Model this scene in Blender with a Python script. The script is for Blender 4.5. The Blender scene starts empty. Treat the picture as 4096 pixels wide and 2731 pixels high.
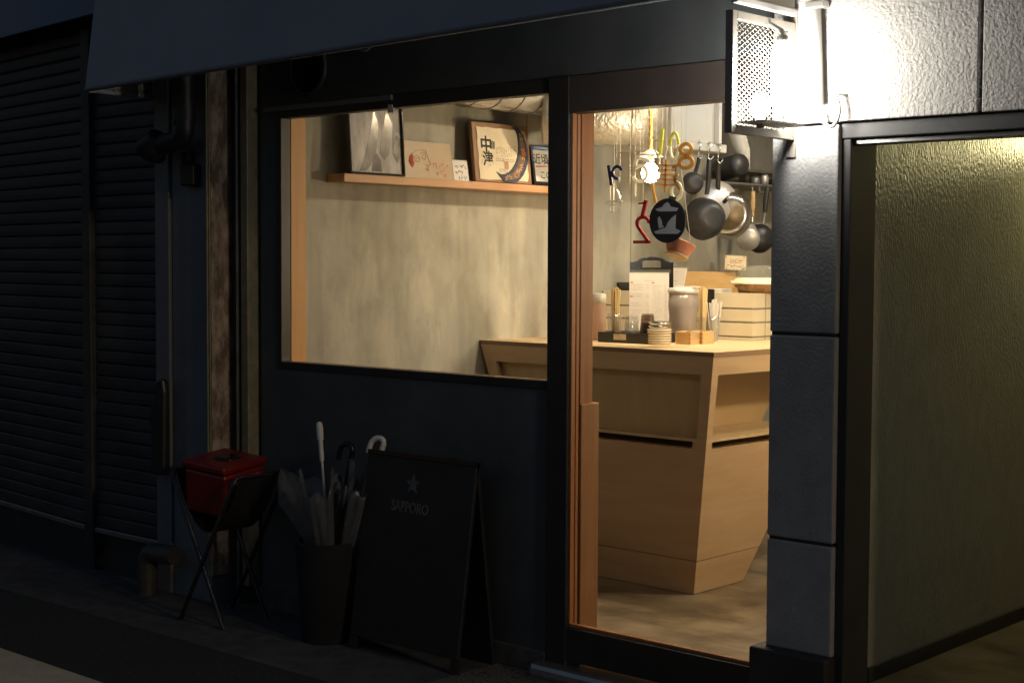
import bpy, math, random
from mathutils import Vector as V, Matrix
random.seed(7)
sc = bpy.context.scene
rad = math.radians

# ------------------------------------------------------------------ camera
CAM = V((0, -4.2, 1.5)); FPX = 6038.94
_yaw, _pit, _rol = rad(42.16069704), rad(2.96841895), rad(.27005602)
_cy, _sy, _cp, _sp = math.cos(_yaw), math.sin(_yaw), math.cos(_pit), math.sin(_pit)
FW = V((-_sy*_cp, _cy*_cp, -_sp)); _r0 = V((_cy, _sy, 0)); _u0 = _r0.cross(FW)
RT = _r0*math.cos(_rol) + _u0*math.sin(_rol); UP = -_r0*math.sin(_rol) + _u0*math.cos(_rol)
cd = bpy.data.cameras.new('camera'); cam = bpy.data.objects.new('camera', cd); sc.collection.objects.link(cam)
cam.matrix_world = Matrix(((RT.x, UP.x, -FW.x, CAM.x), (RT.y, UP.y, -FW.y, CAM.y), (RT.z, UP.z, -FW.z, CAM.z), (0, 0, 0, 1)))
cd.sensor_width = 36; cd.lens = 36*FPX/4096; cd.clip_start = .05; cd.clip_end = 500
sc.camera = cam
# ------------------------------------------------------------------ world (dusk sky) and exposure
w = bpy.data.worlds.new('World'); sc.world = w; w.use_nodes = True
nt = w.node_tree; bg = nt.nodes['Background']
sky = nt.nodes.new('ShaderNodeTexSky'); sky.sky_type = 'NISHITA'; sky.sun_disc = False
sky.sun_elevation = rad(0.0); sky.sun_rotation = rad(15); sky.ozone_density = 2.1
nt.links.new(sky.outputs[0], bg.inputs[0]); bg.inputs[1].default_value = .15
sl_ = bpy.data.lights.new('street_light', 'SUN'); street_light = bpy.data.objects.new('street_light', sl_); sc.collection.objects.link(street_light)
sl_.energy = .21; sl_.angle = rad(3); sl_.color = (1, .72, .42)      # added directional light standing in for an unseen warm street lamp, right
street_light.rotation_euler = V((-11.4, 1.9, -3.0)).to_track_quat('-Z', 'Y').to_euler()
vs = sc.view_settings; vs.view_transform = 'Standard'; vs.look = 'None'; vs.gamma = 1; vs.exposure = 0; vs.use_curve_mapping = False
sc.render.engine = 'CYCLES'
cy = sc.cycles; cy.use_denoising = True; cy.max_bounces = 8; cy.transparent_max_bounces = 24
cy.sample_clamp_indirect = 4; cy.caustics_reflective = False; cy.caustics_refractive = False

# ------------------------------------------------------------------ materials
def _n(m, t, **k):
    n = m.node_tree.nodes.new(t)
    for a, b in k.items(): setattr(n, a, b)
    return n
def mat(name, c1, c2=None, rough=.6, metal=0, scale=8, stretch=(1, 1, 1), bump=0, bscale=None, detail=6, spec=None, lo=.35, hi=.65, bdist=.01):
    m = bpy.data.materials.new(name); m.use_nodes = True; T = m.node_tree; L = T.links
    p = T.nodes['Principled BSDF']; p.inputs['Roughness'].default_value = rough; p.inputs['Metallic'].default_value = metal
    if spec is not None: p.inputs['Specular IOR Level'].default_value = spec
    p.inputs['Base Color'].default_value = (*c1, 1)
    tc = _n(m, 'ShaderNodeTexCoord'); mp = _n(m, 'ShaderNodeMapping'); L.new(tc.outputs['Object'], mp.inputs[0])
    mp.inputs['Scale'].default_value = stretch
    if c2:
        no = _n(m, 'ShaderNodeTexNoise'); L.new(mp.outputs[0], no.inputs['Vector'])
        no.inputs['Scale'].default_value = scale; no.inputs['Detail'].default_value = detail; no.inputs['Roughness'].default_value = .62
        cr = _n(m, 'ShaderNodeValToRGB'); L.new(no.outputs[0], cr.inputs[0])
        cr.color_ramp.elements[0].position = lo; cr.color_ramp.elements[1].position = hi
        cr.color_ramp.elements[0].color = (*c1, 1); cr.color_ramp.elements[1].color = (*c2, 1)
        L.new(cr.outputs[0], p.inputs['Base Color'])
        rr = _n(m, 'ShaderNodeMapRange'); L.new(no.outputs[0], rr.inputs[0])
        rr.inputs[3].default_value = max(.02, rough-.1); rr.inputs[4].default_value = min(1, rough+.1)
        L.new(rr.outputs[0], p.inputs['Roughness'])
    if bump:
        nb = _n(m, 'ShaderNodeTexNoise'); L.new(mp.outputs[0], nb.inputs['Vector'])
        nb.inputs['Scale'].default_value = bscale or scale*4; nb.inputs['Detail'].default_value = 4
        b = _n(m, 'ShaderNodeBump'); b.inputs['Strength'].default_value = bump; b.inputs['Distance'].default_value = bdist
        L.new(nb.outputs[0], b.inputs['Height']); L.new(b.outputs[0], p.inputs['Normal'])
    return m
def emit(name, col, s):
    m = bpy.data.materials.new(name); m.use_nodes = True; p = m.node_tree.nodes['Principled BSDF']
    p.inputs['Base Color'].default_value = (.8, .8, .8, 1)
    p.inputs['Emission Color'].default_value = (*col, 1); p.inputs['Emission Strength'].default_value = s
    return m
def glassy(name, tint=(1, 1, 1), diffuse=0, dcol=(.8, .8, .8), rough=0.0, ior=1.45):
    m = bpy.data.materials.new(name); m.use_nodes = True; T = m.node_tree; T.nodes.clear(); L = T.links
    out = _n(m, 'ShaderNodeOutputMaterial'); tr = _n(m, 'ShaderNodeBsdfTransparent'); tr.inputs[0].default_value = (*tint, 1)
    gl = _n(m, 'ShaderNodeBsdfGlossy'); gl.inputs['Roughness'].default_value = rough
    fr = _n(m, 'ShaderNodeFresnel'); fr.inputs[0].default_value = ior
    geo = _n(m, 'ShaderNodeNewGeometry'); inv = _n(m, 'ShaderNodeMath', operation='SUBTRACT'); inv.inputs[0].default_value = 1
    L.new(geo.outputs['Backfacing'], inv.inputs[1])
    mu = _n(m, 'ShaderNodeMath', operation='MULTIPLY'); L.new(fr.outputs[0], mu.inputs[0]); L.new(inv.outputs[0], mu.inputs[1])
    src = tr
    if diffuse:
        df = _n(m, 'ShaderNodeBsdfDiffuse'); df.inputs[0].default_value = (*dcol, 1)
        tl = _n(m, 'ShaderNodeBsdfTranslucent'); tl.inputs[0].default_value = (*dcol, 1)
        a = _n(m, 'ShaderNodeMixShader'); a.inputs[0].default_value = .5; L.new(df.outputs[0], a.inputs[1]); L.new(tl.outputs[0], a.inputs[2])
        src = _n(m, 'ShaderNodeMixShader'); src.inputs[0].default_value = diffuse; L.new(tr.outputs[0], src.inputs[1]); L.new(a.outputs[0], src.inputs[2])
    mx = _n(m, 'ShaderNodeMixShader'); L.new(mu.outputs[0], mx.inputs[0]); L.new(src.outputs[0], mx.inputs[1]); L.new(gl.outputs[0], mx.inputs[2])
    L.new(mx.outputs[0], out.inputs[0]); return m
def stained(name, c, rough=.25, tl=.55):     # coloured glass: lets some light through
    m = bpy.data.materials.new(name); m.use_nodes = True; T = m.node_tree; L = T.links; p = T.nodes['Principled BSDF']
    p.inputs['Base Color'].default_value = (*c, 1); p.inputs['Roughness'].default_value = rough
    t = _n(m, 'ShaderNodeBsdfTranslucent'); t.inputs[0].default_value = (*c, 1); x = _n(m, 'ShaderNodeMixShader'); x.inputs[0].default_value = tl
    L.new(p.outputs[0], x.inputs[1]); L.new(t.outputs[0], x.inputs[2]); L.new(x.outputs[0], T.nodes['Material Output'].inputs[0]); return m
def concrete():
    m = mat('cast_concrete', (.385, .37, .31), (.52, .49, .405), .7, scale=2.6, stretch=(1, 1.3, .8), bump=.3, bscale=7, bdist=.012, lo=.3, hi=.7)
    T = m.node_tree; L = T.links; p = T.nodes['Principled BSDF']
    cur = p.inputs['Base Color'].links[0].from_socket
    tc = next(n for n in T.nodes if n.type == 'TEX_COORD')
    def layer(cur, sc_, loc, scale, det, a, b, ca, cb, fac):
        mp = _n(m, 'ShaderNodeMapping'); mp.inputs['Scale'].default_value = sc_; mp.inputs['Location'].default_value = loc; L.new(tc.outputs['Object'], mp.inputs[0])
        st = _n(m, 'ShaderNodeTexNoise'); st.inputs['Scale'].default_value = scale; st.inputs['Detail'].default_value = det; st.inputs['Roughness'].default_value = .6; L.new(mp.outputs[0], st.inputs['Vector'])
        r = _n(m, 'ShaderNodeValToRGB'); r.color_ramp.elements[0].position = a; r.color_ramp.elements[1].position = b
        r.color_ramp.elements[0].color = (*ca, 1); r.color_ramp.elements[1].color = (*cb, 1); L.new(st.outputs[0], r.inputs[0])
        x = _n(m, 'ShaderNodeMixRGB', blend_type='MULTIPLY'); x.inputs[0].default_value = fac; L.new(cur, x.inputs[1]); L.new(r.outputs[0], x.inputs[2]); return x.outputs[0]
    cur = layer(cur, (1, 4.2, .55), (0, 0, 0), 1.5, 2.5, .40, .56, (.80, .80, .78), (1, 1, 1), .9)      # trowel smears
    cur = layer(cur, (1, 1.6, .9), (3, 7, 1), 3.8, 8, .38, .54, (.70, .70, .665), (1, 1, 1), .6)         # damp patches with edges
    cur = layer(cur, (1, 2.4, .7), (9, 2, 4), 3.4, 6, .58, .63, (1, 1, 1), (1.14, 1.13, 1.1), .8)        # pale lime bloom
    cur = layer(cur, (1, 1, 1), (5, 1, 2), 38, 4, .30, .35, (.7, .68, .64), (1, 1, 1), .35)               # pits
    L.new(cur, p.inputs['Base Color']); return m
def layered(name, ca, cb, axis, freq):   # plywood edge, spiral seams and the like: bands along one axis
    m = mat(name, ca, None, .55); T = m.node_tree; L = T.links; p = T.nodes['Principled BSDF']
    tc = next(n for n in T.nodes if n.type == 'TEX_COORD'); wv = _n(m, 'ShaderNodeTexWave', bands_direction=axis); L.new(tc.outputs['Object'], wv.inputs[0])
    wv.inputs['Scale'].default_value = freq; wv.inputs['Distortion'].default_value = .4
    r = _n(m, 'ShaderNodeValToRGB'); r.color_ramp.elements[0].color = (*ca, 1); r.color_ramp.elements[1].color = (*cb, 1)
    L.new(wv.outputs[0], r.inputs[0]); L.new(r.outputs[0], p.inputs['Base Color']); return m

M = dict(
    dark=mat('dark_paint', (.066, .076, .080), (.112, .122, .126), .55, scale=2.2, detail=10, bump=.25, bscale=60, bdist=.002),
    frame=mat('dark_frame', (.030, .027, .025), (.045, .040, .036), .45, scale=6),
    head=mat('brown_frame', (.075, .058, .052), (.09, .07, .06), .45, scale=6),
    stone=mat('grey_stone', (.40, .40, .40), (.50, .50, .495), .92, scale=9, bump=.45, bscale=100, bdist=.006, spec=.12),
    stucco=mat('white_stucco', (.54, .52, .49), (.62, .60, .57), .95, scale=9, bump=.6, bscale=105, bdist=.0085, spec=.1),
    yellowst=mat('textured_wall', (.36, .365, .30), (.44, .44, .37), .4, scale=20, stretch=(1, 1, .5), bump=.8, bscale=120, bdist=.006),
    alu=mat('aluminium', (.42, .43, .43), (.5, .5, .5), .35, .85, scale=12),
    trim=mat('dark_trim', (.035, .034, .036), (.05, .05, .05), .5, scale=8),
    awn=mat('awning_cloth', (.30, .36, .46), (.35, .41, .51), .75, scale=2.5),
    awnin=mat('awning_lining', (.6, .57, .5), (.66, .63, .56), .8, scale=5),
    shut=mat('shutter_steel', (.055, .056, .057), (.10, .10, .098), .5, .2, scale=2.5, stretch=(1, 1, 3)),
    steelp=mat('painted_steel', (.17, .18, .20), (.22, .235, .25), .5, scale=4),
    rust=mat('rusty_steel', (.16, .115, .08), (.50, .40, .31), .8, scale=22, stretch=(1, 1, .4), bump=.8, bscale=50, lo=.4, hi=.62),
    brass=mat('brass_strip', (.24, .22, .15), (.34, .30, .20), .5, .3, scale=20),
    black=mat('black_plastic', (.02, .02, .022), (.03, .03, .03), .45, scale=10),
    gloss=mat('black_gloss', (.012, .012, .013), None, .18),
    asph=mat('asphalt', (.030, .030, .030), (.075, .072, .066), .9, scale=60, bump=.7, bscale=150, bdist=.006),
    apron=mat('concrete_apron', (.075, .072, .066), (.13, .125, .115), .85, scale=12, bump=.4, bscale=80, bdist=.004),
    guardp=mat('beige_metal', (.34, .31, .27), (.40, .37, .32), .5, .3, scale=14),
    kerb=mat('kerb_stone', (.38, .35, .29), (.46, .43, .36), .8, scale=14, bump=.3),
    conc=concrete(),
    floor=mat('screed_floor', (.12, .088, .055), (.28, .22, .145), .45, scale=3.4, stretch=(1, 1.4, 1), bump=.2, bscale=20, lo=.36, hi=.62, detail=9),
    ceil=mat('ceiling_paint', (.40, .39, .37), (.45, .44, .42), .8, scale=4),
    ply=mat('plywood', (.56, .40, .22), (.68, .52, .31), .5, scale=2.4, stretch=(1, 9, 1), bump=.05, bscale=30),
    plyv=mat('plywood_panel', (.575, .38, .215), (.65, .455, .27), .5, scale=2.2, stretch=(1, 1, 7), bump=.05, bscale=30),
    plyin=mat('plywood_inside', (.52, .36, .18), (.58, .41, .22), .55, scale=2.2, stretch=(5, 1, 1)),
    edge=layered('plywood_edge', (.20, .11, .06), (.36, .22, .12), 'Z', 90),
    oak=mat('door_wood', (.46, .17, .06), (.58, .25, .10), .45, scale=3, stretch=(9, 9, .5), bump=.08),
    pine=mat('pine_shelf', (.56, .31, .17), (.66, .40, .23), .5, scale=3, stretch=(6, .5, 6), bump=.08),
    galv=mat('galvanised_duct', (.55, .56, .55), (.66, .66, .65), .24, .8, scale=6),
    foil=mat('crumpled_foil', (.56, .54, .49), (.68, .66, .61), .36, .75, scale=30, bump=.55, bscale=52, bdist=.014),
    white=mat('white_plastic', (.74, .73, .70), None, .4),
    cream=mat('cream_panel', (.66, .64, .56), (.72, .70, .62), .5, scale=3),
    tile=mat('cream_tile', (.64, .57, .42), (.70, .63, .47), .4, scale=3),
    grout=mat('grey_grout', (.22, .21, .17), (.30, .28, .23), .9, scale=30),
    chrome=mat('polished_steel', (.70, .69, .66), (.78, .77, .74), .16, 1, scale=5),
    alum=mat('brushed_aluminium', (.66, .65, .62), (.74, .73, .70), .38, .6, scale=8),
    iron=mat('seasoned_iron', (.030, .031, .036), (.055, .056, .06), .42, .3, scale=9),
    bronze=mat('scorched_base', (.12, .09, .06), (.26, .20, .12), .4, .6, scale=12),
    terra=mat('red_earthenware', (.40, .14, .08), (.58, .25, .16), .55, scale=12, bump=.4, bscale=30),
    terrab=mat('earthenware_foot', (.55, .42, .26), (.62, .48, .3), .7, scale=20),
    red=mat('red_enamel', (.17, .009, .012), (.24, .014, .016), .36, scale=4),
    ink=mat('black_ink', (.02, .02, .02), None, .6), redink=mat('red_ink', (.55, .10, .06), None, .6), grayink=mat('grey_print', (.20, .18, .16), None, .7),
    paper=mat('white_paper', (.76, .74, .71), (.80, .78, .75), .7, scale=5), kraft=mat('kraft_card', (.44, .32, .18), (.50, .37, .21), .4, scale=6),
    washi=mat('handmade_paper', (.72, .63, .47), (.78, .69, .53), .8, scale=10, bump=.2),
    walnut=mat('brown_wood_frame', (.26, .14, .08), (.36, .21, .12), .5, scale=4, stretch=(6, 1, 1)),
    blueink=mat('slate_blue_glass', (.035, .05, .09), (.06, .085, .14), .35, scale=20),
    orange=mat('orange_paint', (.72, .20, .03), None, .5), pinkp=mat('pale_petal', (.62, .34, .22), (.7, .5, .3), .5, scale=40),
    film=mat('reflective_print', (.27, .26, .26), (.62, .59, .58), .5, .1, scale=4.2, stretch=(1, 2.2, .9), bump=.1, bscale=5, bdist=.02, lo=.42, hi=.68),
    glass=glassy('window_glass'), clear=glassy('clear_glass', (.93, .93, .92), .06, ior=1.5), smoke=glassy('smoked_glass', (.72, .66, .6), .10, (.12, .09, .07), ior=1.6),
    plast=glassy('frosted_plastic', (.8, .78, .76), .42, (.75, .70, .68), .1), pinkpl=glassy('pink_plastic', (.8, .7, .64), .6, (.75, .55, .45), .2),
    vinyl=glassy('umbrella_vinyl', (.82, .82, .83), .26, (.45, .47, .49), .15),
    wrap=glassy('clear_wrap', (.92, .92, .9), .16, (.8, .8, .7), .05),
    gold=stained('amber_glass', (.50, .36, .16)), lime=stained('lime_glass', (.54, .56, .18)), milk=stained('milky_glass', (.76, .74, .64)), lead=mat('dark_lead', (.05, .045, .04), None, .5, .4),
    navy=stained('navy_glass', (.05, .06, .14)), redg=stained('red_glass', (.40, .05, .06), .25, .35), silv=stained('silver_glass', (.66, .63, .58)), amberl=stained('orange_glass', (.62, .41, .19)),
    rope=mat('orange_cord', (.72, .30, .07), (.8, .42, .14), .7, scale=60), cham=mat('bamboo', (.62, .44, .20), (.72, .55, .29), .6, scale=14, stretch=(4, 4, .5)),
    masu=mat('cypress_wood', (.62, .40, .17), (.70, .48, .24), .5, scale=4, stretch=(2, 2, 8)), wick=mat('wicker', (.22, .12, .05), (.42, .26, .12), .7, scale=45, bump=.9, bscale=60),
    cloth=mat('yellow_cloth', (.74, .68, .42), (.82, .78, .62), .8, scale=6), greyc=mat('grey_steel', (.24, .25, .26), (.30, .31, .32), .4, .6, scale=6),
    star=mat('grey_vinyl', (.46, .47, .49), None, .6), stargr=mat('worn_grey_print', (.16, .165, .17), (.05, .05, .05), .8, scale=30, lo=.45, hi=.75),
    stoolm=mat('dull_tube', (.045, .045, .047), (.09, .09, .09), .32, .8, scale=14),
    buff=mat('buffer_wood', (.50, .22, .08), (.60, .30, .13), .45, scale=3, stretch=(9, 9, .5), bump=.06),
    straw=mat('white_paper_straw', (.74, .72, .68), None, .6),
)
# ------------------------------------------------------------------ geometry helpers
class Fr:                                        # a flat frame: origin, right, up, normal towards the viewer's side
    def __init__(s, o, x, y): s.o = V(o); s.x = V(x).normalized(); s.y = V(y).normalized(); s.n = s.x.cross(s.y).normalized()
    def p(s, a, b, c=0): return s.o + s.x*a + s.y*b + s.n*c
class MB:
    def __init__(s): s.v = []; s.f = []; s.sm = []
    def add(s, vs, fs, smooth=False):
        k = len(s.v); s.v += [V(q) for q in vs]
        for f in fs: s.f.append([k+i for i in f]); s.sm.append(smooth)
        return s
    def hexa(s, p):  # 4 bottom + 4 top corners
        return s.add(p, [(0, 3, 2, 1), (4, 5, 6, 7), (0, 1, 5, 4), (1, 2, 6, 5), (2, 3, 7, 6), (3, 0, 4, 7)])
    def box(s, x0, x1, y0, y1, z0, z1):
        return s.hexa([(x0, y0, z0), (x1, y0, z0), (x1, y1, z0), (x0, y1, z0), (x0, y0, z1), (x1, y0, z1), (x1, y1, z1), (x0, y1, z1)])
    def fbox(s, F, a0, a1, b0, b1, c0, c1):
        return s.hexa([F.p(a0, b0, c0), F.p(a1, b0, c0), F.p(a1, b1, c0), F.p(a0, b1, c0), F.p(a0, b0, c1), F.p(a1, b0, c1), F.p(a1, b1, c1), F.p(a0, b1, c1)])
    def prism(s, pts, vec):
        n = len(pts); vec = V(vec); pts = [V(q) for q in pts]
        return s.add(pts + [q+vec for q in pts], [list(range(n))[::-1], list(range(n, 2*n))] + [(i, (i+1) % n, n+(i+1) % n, n+i) for i in range(n)])
    def poly(s, F, pts, c0, c1): return s.prism([F.p(a, b, c0) for a, b in pts], F.n*(c1-c0))
    def tube(s, pts, r, n=8, closed=False, cap=True):
        pts = [V(q) for q in pts]; m = len(pts); rr = r if isinstance(r, (list, tuple)) else [r]*m; vs = []; t0 = None
        for i, q in enumerate(pts):
            a = pts[(i-1) % m] if (closed or i) else q; b = pts[(i+1) % m] if (closed or i < m-1) else q
            t = (b-a).normalized()
            if t0 is None: u = t.orthogonal().normalized()
            else: u = (u - t*u.dot(t)).normalized()
            t0 = t; w_ = t.cross(u)
            vs += [q + (u*math.cos(2*math.pi*k/n) + w_*math.sin(2*math.pi*k/n))*rr[i] for k in range(n)]
        fs = [(i*n+k, i*n+(k+1) % n, ((i+1) % m)*n+(k+1) % n, ((i+1) % m)*n+k) for i in range(m if closed else m-1) for k in range(n)]
        s.add(vs, fs, True)
        if cap and not closed: s.add(vs[:n], [list(range(n))[::-1]]); s.add(vs[-n:], [list(range(n))])
        return s
    def lathe(s, prof, o=(0, 0, 0), ax=(0, 0, 1), n=32, wob=None, xs=1):
        ax = V(ax).normalized(); u = ax.orthogonal().normalized() if abs(ax.z) < .999 else V((1, 0, 0)); w_ = ax.cross(u); o = V(o); vs = []
        for j, (r, h) in enumerate(prof):
            for k in range(n):
                a = 2*math.pi*k/n; q = r*(wob(a, h) if wob else 1)
                vs.append(o + ax*h + u*math.cos(a)*q*xs + w_*math.sin(a)*q)
        m = len(prof); s.add(vs, [(j*n+k, j*n+(k+1) % n, (j+1)*n+(k+1) % n, (j+1)*n+k) for j in range(m-1) for k in range(n)], True)
        for j, rev in ((0, True), (m-1, False)):
            if prof[j][0] > 1e-4: 
                if abs(prof[j][0]) > 0: s.add(vs[j*n:j*n+n], [list(range(n))[::-1] if rev else list(range(n))])
        return s
    def stroke(s, F, pts, wd, c0, c1):
        P = [V((a, b)) for a, b in pts]
        for i in range(len(P)-1):
            d = (P[i+1]-P[i]); 
            if d.length < 1e-6: continue
            d.normalize(); q = V((-d.y, d.x))*wd/2; e = d*wd*.3; k = .0002*(i % 3)
            s.poly(F, [P[i]-q-e, P[i+1]-q+e, P[i+1]+q+e, P[i]+q-e], c0, c1+k)
        return s
    def ring(s, F, cx, cy, rx, ry, wd, c0, c1, n=28, a0=0, a1=360):
        full = abs(a1-a0) >= 360; m = n if full else n+1; vs = []
        for i in range(m):
            a = rad(a0+(a1-a0)*i/n)
            for rr, c in ((-.5, c0), (.5, c0), (.5, c1), (-.5, c1)):
                vs.append(F.p(cx+math.cos(a)*(rx+wd*rr), cy+math.sin(a)*(ry+wd*rr), c))
        fs = []
        for i in range(n):
            j = (i+1) % m
            for k in range(4): fs.append((i*4+k, i*4+(k+1) % 4, j*4+(k+1) % 4, j*4+k))
        if not full: fs += [(3, 2, 1, 0), (m*4-4, m*4-3, m*4-2, m*4-1)]
        return s.add(vs, fs)
    def text(s, F, txt, size, cx, cy, c0=0, c1=.001, off=0, shear=0, width=None):
        cu = bpy.data.curves.new('t', 'FONT'); cu.body = txt; cu.size = size; cu.align_x = 'CENTER'; cu.align_y = 'CENTER'; cu.offset = off; cu.shear = shear
        cu.extrude = (c1-c0)/2; cu.resolution_u = 4
        ob = bpy.data.objects.new('t', cu); sc.collection.objects.link(ob)
        dg = bpy.context.evaluated_depsgraph_get(); me = bpy.data.meshes.new_from_object(ob.evaluated_get(dg))
        sx = 1
        if width:
            xs = [v.co.x for v in me.vertices]; sx = width/(max(xs)-min(xs)) if xs else 1
        s.add([F.p(cx+v.co.x*sx, cy+v.co.y, (c0+c1)/2+v.co.z) for v in me.vertices], [list(p.vertices) for p in me.polygons])
        bpy.data.objects.remove(ob); bpy.data.curves.remove(cu); bpy.data.meshes.remove(me); return s
    def build(s, name, m, parent=None, bevel=0, at=None, org=None):
        off = V((0, 0, 0)); q = parent
        while q is not None: off = off + q.location; q = q.parent
        if org is not None: off = off + V(org); at = org
        me = bpy.data.meshes.new(name); me.from_pydata([tuple(v-off) for v in s.v], [], s.f)
        for p, k in zip(me.polygons, s.sm): p.use_smooth = k
        me.materials.append(M[m] if isinstance(m, str) else m); me.update()
        o = bpy.data.objects.new(name, me); sc.collection.objects.link(o); o.parent = parent
        if at is not None: o.location = at
        if bevel:
            b = o.modifiers.new('bevel', 'BEVEL'); b.width = bevel; b.segments = 2; b.limit_method = 'ANGLE'; b.angle_limit = rad(40)
        return o
def tag(o, label, cat, group=None):
    o['label'] = label; o['category'] = cat
    if group: o['group'] = group
    return o
def thing(name, label, cat, loc, group=None):
    o = bpy.data.objects.new(name, None); sc.collection.objects.link(o); o.location = loc; o.empty_display_size = .1
    return tag(o, label, cat, group)
def struct(name, mb, m):
    o = mb.build(name, m); o['kind'] = 'structure'; return o
def copy_tree(o, delta, label=None, parent=None):
    c = o.copy(); sc.collection.objects.link(c); c.parent = parent
    if parent is None: c.location = o.location + V(delta)
    if label: c['label'] = label
    for ch in list(o.children): copy_tree(ch, delta, None, c)
    return c
# survey of the photograph: where the sight line of a point in it meets a plane of the place
def ray(x, y): return RT*((x-2048)/FPX) - UP*((y-1365.5)/FPX) + FW
def pY(x, y, Y): d = ray(x, y); return CAM + d*((Y-CAM.y)/d.y)
def pX(x, y, X): d = ray(x, y); return CAM + d*((X-CAM.x)/d.x)
def pZ(x, y, Z): d = ray(x, y); return CAM + d*((Z-CAM.z)/d.z)
KD = 4096/2352
def zoom(ox, oy, s): return lambda x, y: (ox+x/s, oy+y/s)
r4 = zoom(2250, 400, 2.3756); r5 = zoom(2250, 960, 2.6133)

# ------------------------------------------------------------------ ground
G = -.03
struct('ground', MB().add([(-60, -60, G), (60, -60, G), (60, 60, G), (-60, 60, G)], [(0, 1, 2, 3)]), 'asph')
struct('pavement', MB().box(-9, -3.86, -.62, .05, G-.1, G+.004), 'apron')
struct('kerb', MB().box(-9, 1, -1.62, -1.235, G-.1, G+.03), 'kerb')
hexm = mat('mosaic_tiles', (.22, .19, .15), (.30, .26, .2), .6, scale=6)
T = hexm.node_tree; p = T.nodes['Principled BSDF']; tc = next(n for n in T.nodes if n.type == 'TEX_COORD')
vo = _n(hexm, 'ShaderNodeTexVoronoi', feature='DISTANCE_TO_EDGE'); vo.inputs['Scale'].default_value = 42; vo.inputs['Randomness'].default_value = .45
T.links.new(tc.outputs['Object'], vo.inputs['Vector'])
cr = _n(hexm, 'ShaderNodeValToRGB'); cr.color_ramp.elements[0].position = .04; cr.color_ramp.elements[1].position = .12
cr.color_ramp.elements[0].color = (.08, .07, .06, 1); cr.color_ramp.elements[1].color = (1, 1, 1, 1); T.links.new(vo.outputs[0], cr.inputs[0])
mx = _n(hexm, 'ShaderNodeMixRGB', blend_type='MULTIPLY'); mx.inputs[0].default_value = 1
T.links.new(p.inputs['Base Color'].links[0].from_socket, mx.inputs[1]); T.links.new(cr.outputs[0], mx.inputs[2]); T.links.new(mx.outputs[0], p.inputs['Base Color'])
M['hex'] = hexm
struct('entrance_paving', MB().box(-3.86, -1.0, -.62, .05, G-.1, G+.006), 'hex')
struct('floor', MB().box(-5.2, -2.6, .08, 4.4, -.1, 0), 'floor')

# ------------------------------------------------------------------ restaurant front and room
B = thing('restaurant_building', 'dark grey restaurant front with lit window and glazed door', 'building', (-4, 0, 0))
XW0, XW1, ZB, ZT = -5.155, -3.621, 1.068, 2.119          # window glass
XD0, XD1, DB, DT = -3.522, -2.56, .17, 2.04              # door glass
mb = MB(); mb.box(-5.30, -3.622, 0, .10, .06, 1.035)
mb.box(-5.30, -2.56, 0, .10, 2.175, 3.1); mb.box(-5.30, -5.19, .0, .10, 1.035, 2.175)
mb.build('front_wall', 'dark', B)
MB().box(-5.31, -3.622, -.015, .1, -.1, .06).build('base_course', 'apron', B, .004)
MB().box(-5.26, -4.45, -.016, -.001, 2.150, 2.172).build('drip_ledge', 'steelp', B, .003)
wi = MB()
for a in ((-5.19, XW0, -.004, .05, 1.035, 2.175), (XW0, XW1, -.004, .05, ZT, 2.175), (XW0, XW1, -.004, .05, 1.035, ZB)): wi.box(*a)
W_ = wi.build('window', 'frame', B, .003)
MB().box(XW0, XW1, .028, .034, ZB, ZT).build('pane', 'glass', W_)
MB().box(XW0-.03, XW0+.002, .05, .135, ZB-.02, ZT+.02).build('wooden_jamb', mat('orange_jamb', (.56, .29, .10), (.64, .36, .14), .5, scale=3, stretch=(9, 9, .5)), W_, .002)
MB().box(XW0+.002, XW1, .05, .10, ZB-.02, ZB-.004).build('wooden_sill', 'oak', W_, .002)
r7 = zoom(1340, 400, 4.6125); FF = Fr((0, 0, 0), (1, 0, 0), (0, 0, 1))
def fpt(q, Y): a = pY(*q, Y); return (a.x, a.z)
br = MB().poly(FF, [fpt(r7(*q), -.006) for q in ((985, 240), (1090, 240), (1095, 147), (1066, 147), (1066, 92), (988, 90))], .006, .010)
br.build('latch_bracket', 'white', W_)
post = MB().box(-3.6205, XD0, -.012, .06, .0, 2.175)
D_ = post.build('door', 'frame', B, .004)
MB().box(XD0, XD1, -.010, .06, DT, 2.172).build('head_rail', 'head', D_, .003)
MB().box(XD0, XD1, -.010, .06, .045, DB).build('bottom_rail', 'frame', D_, .003)
MB().box(XD0, XD1, .028, .034, DB, DT).build('pane', 'glass', D_)
jm = MB().box(XD0-.01, XD0+.006, .006, .027, DB, DT); jm.box(XD0-.01, XD0+.004, .035, .05, DB, DT)
jm.box(XD0, XD1, .006, .027, DB, DB+.012)
jm.build('wooden_bead', 'oak', D_, .001)
MB().box(XD0-.035, XD0-.002, .066, .138, 0, DT+.06).build('wooden_jamb', 'oak', D_, .003)
MB().box(XD0-.05, XD0+.008, .062, .165, 0, .985).build('wooden_buffer', 'buff', D_, .003)
MB().box(-3.66, -2.56, -.07, .06, -.03, .03).build('sill', 'alu', D_, .02)
v = MB(); vc = pY(710*KD, 158*KD, 0)
v.lathe([(.118, 0), (.118, .012), (.10, .02), (.10, .006), (.02, .006)], (vc.x, -.001, vc.z), (0, -1, 0), 36)
ve = v.build('vent', 'trim', B)
vg = MB()
for k in range(-6, 7):
    h = .098*math.sqrt(max(0, 1-(k/6.8)**2)); vg.box(vc.x-h, vc.x+h, -.016, -.011, vc.z+k*.0145-.002, vc.z+k*.0145+.004)
vg.build('grille', 'gloss', ve)
hc = pY(838*KD, 100*KD, -.02)
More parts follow.
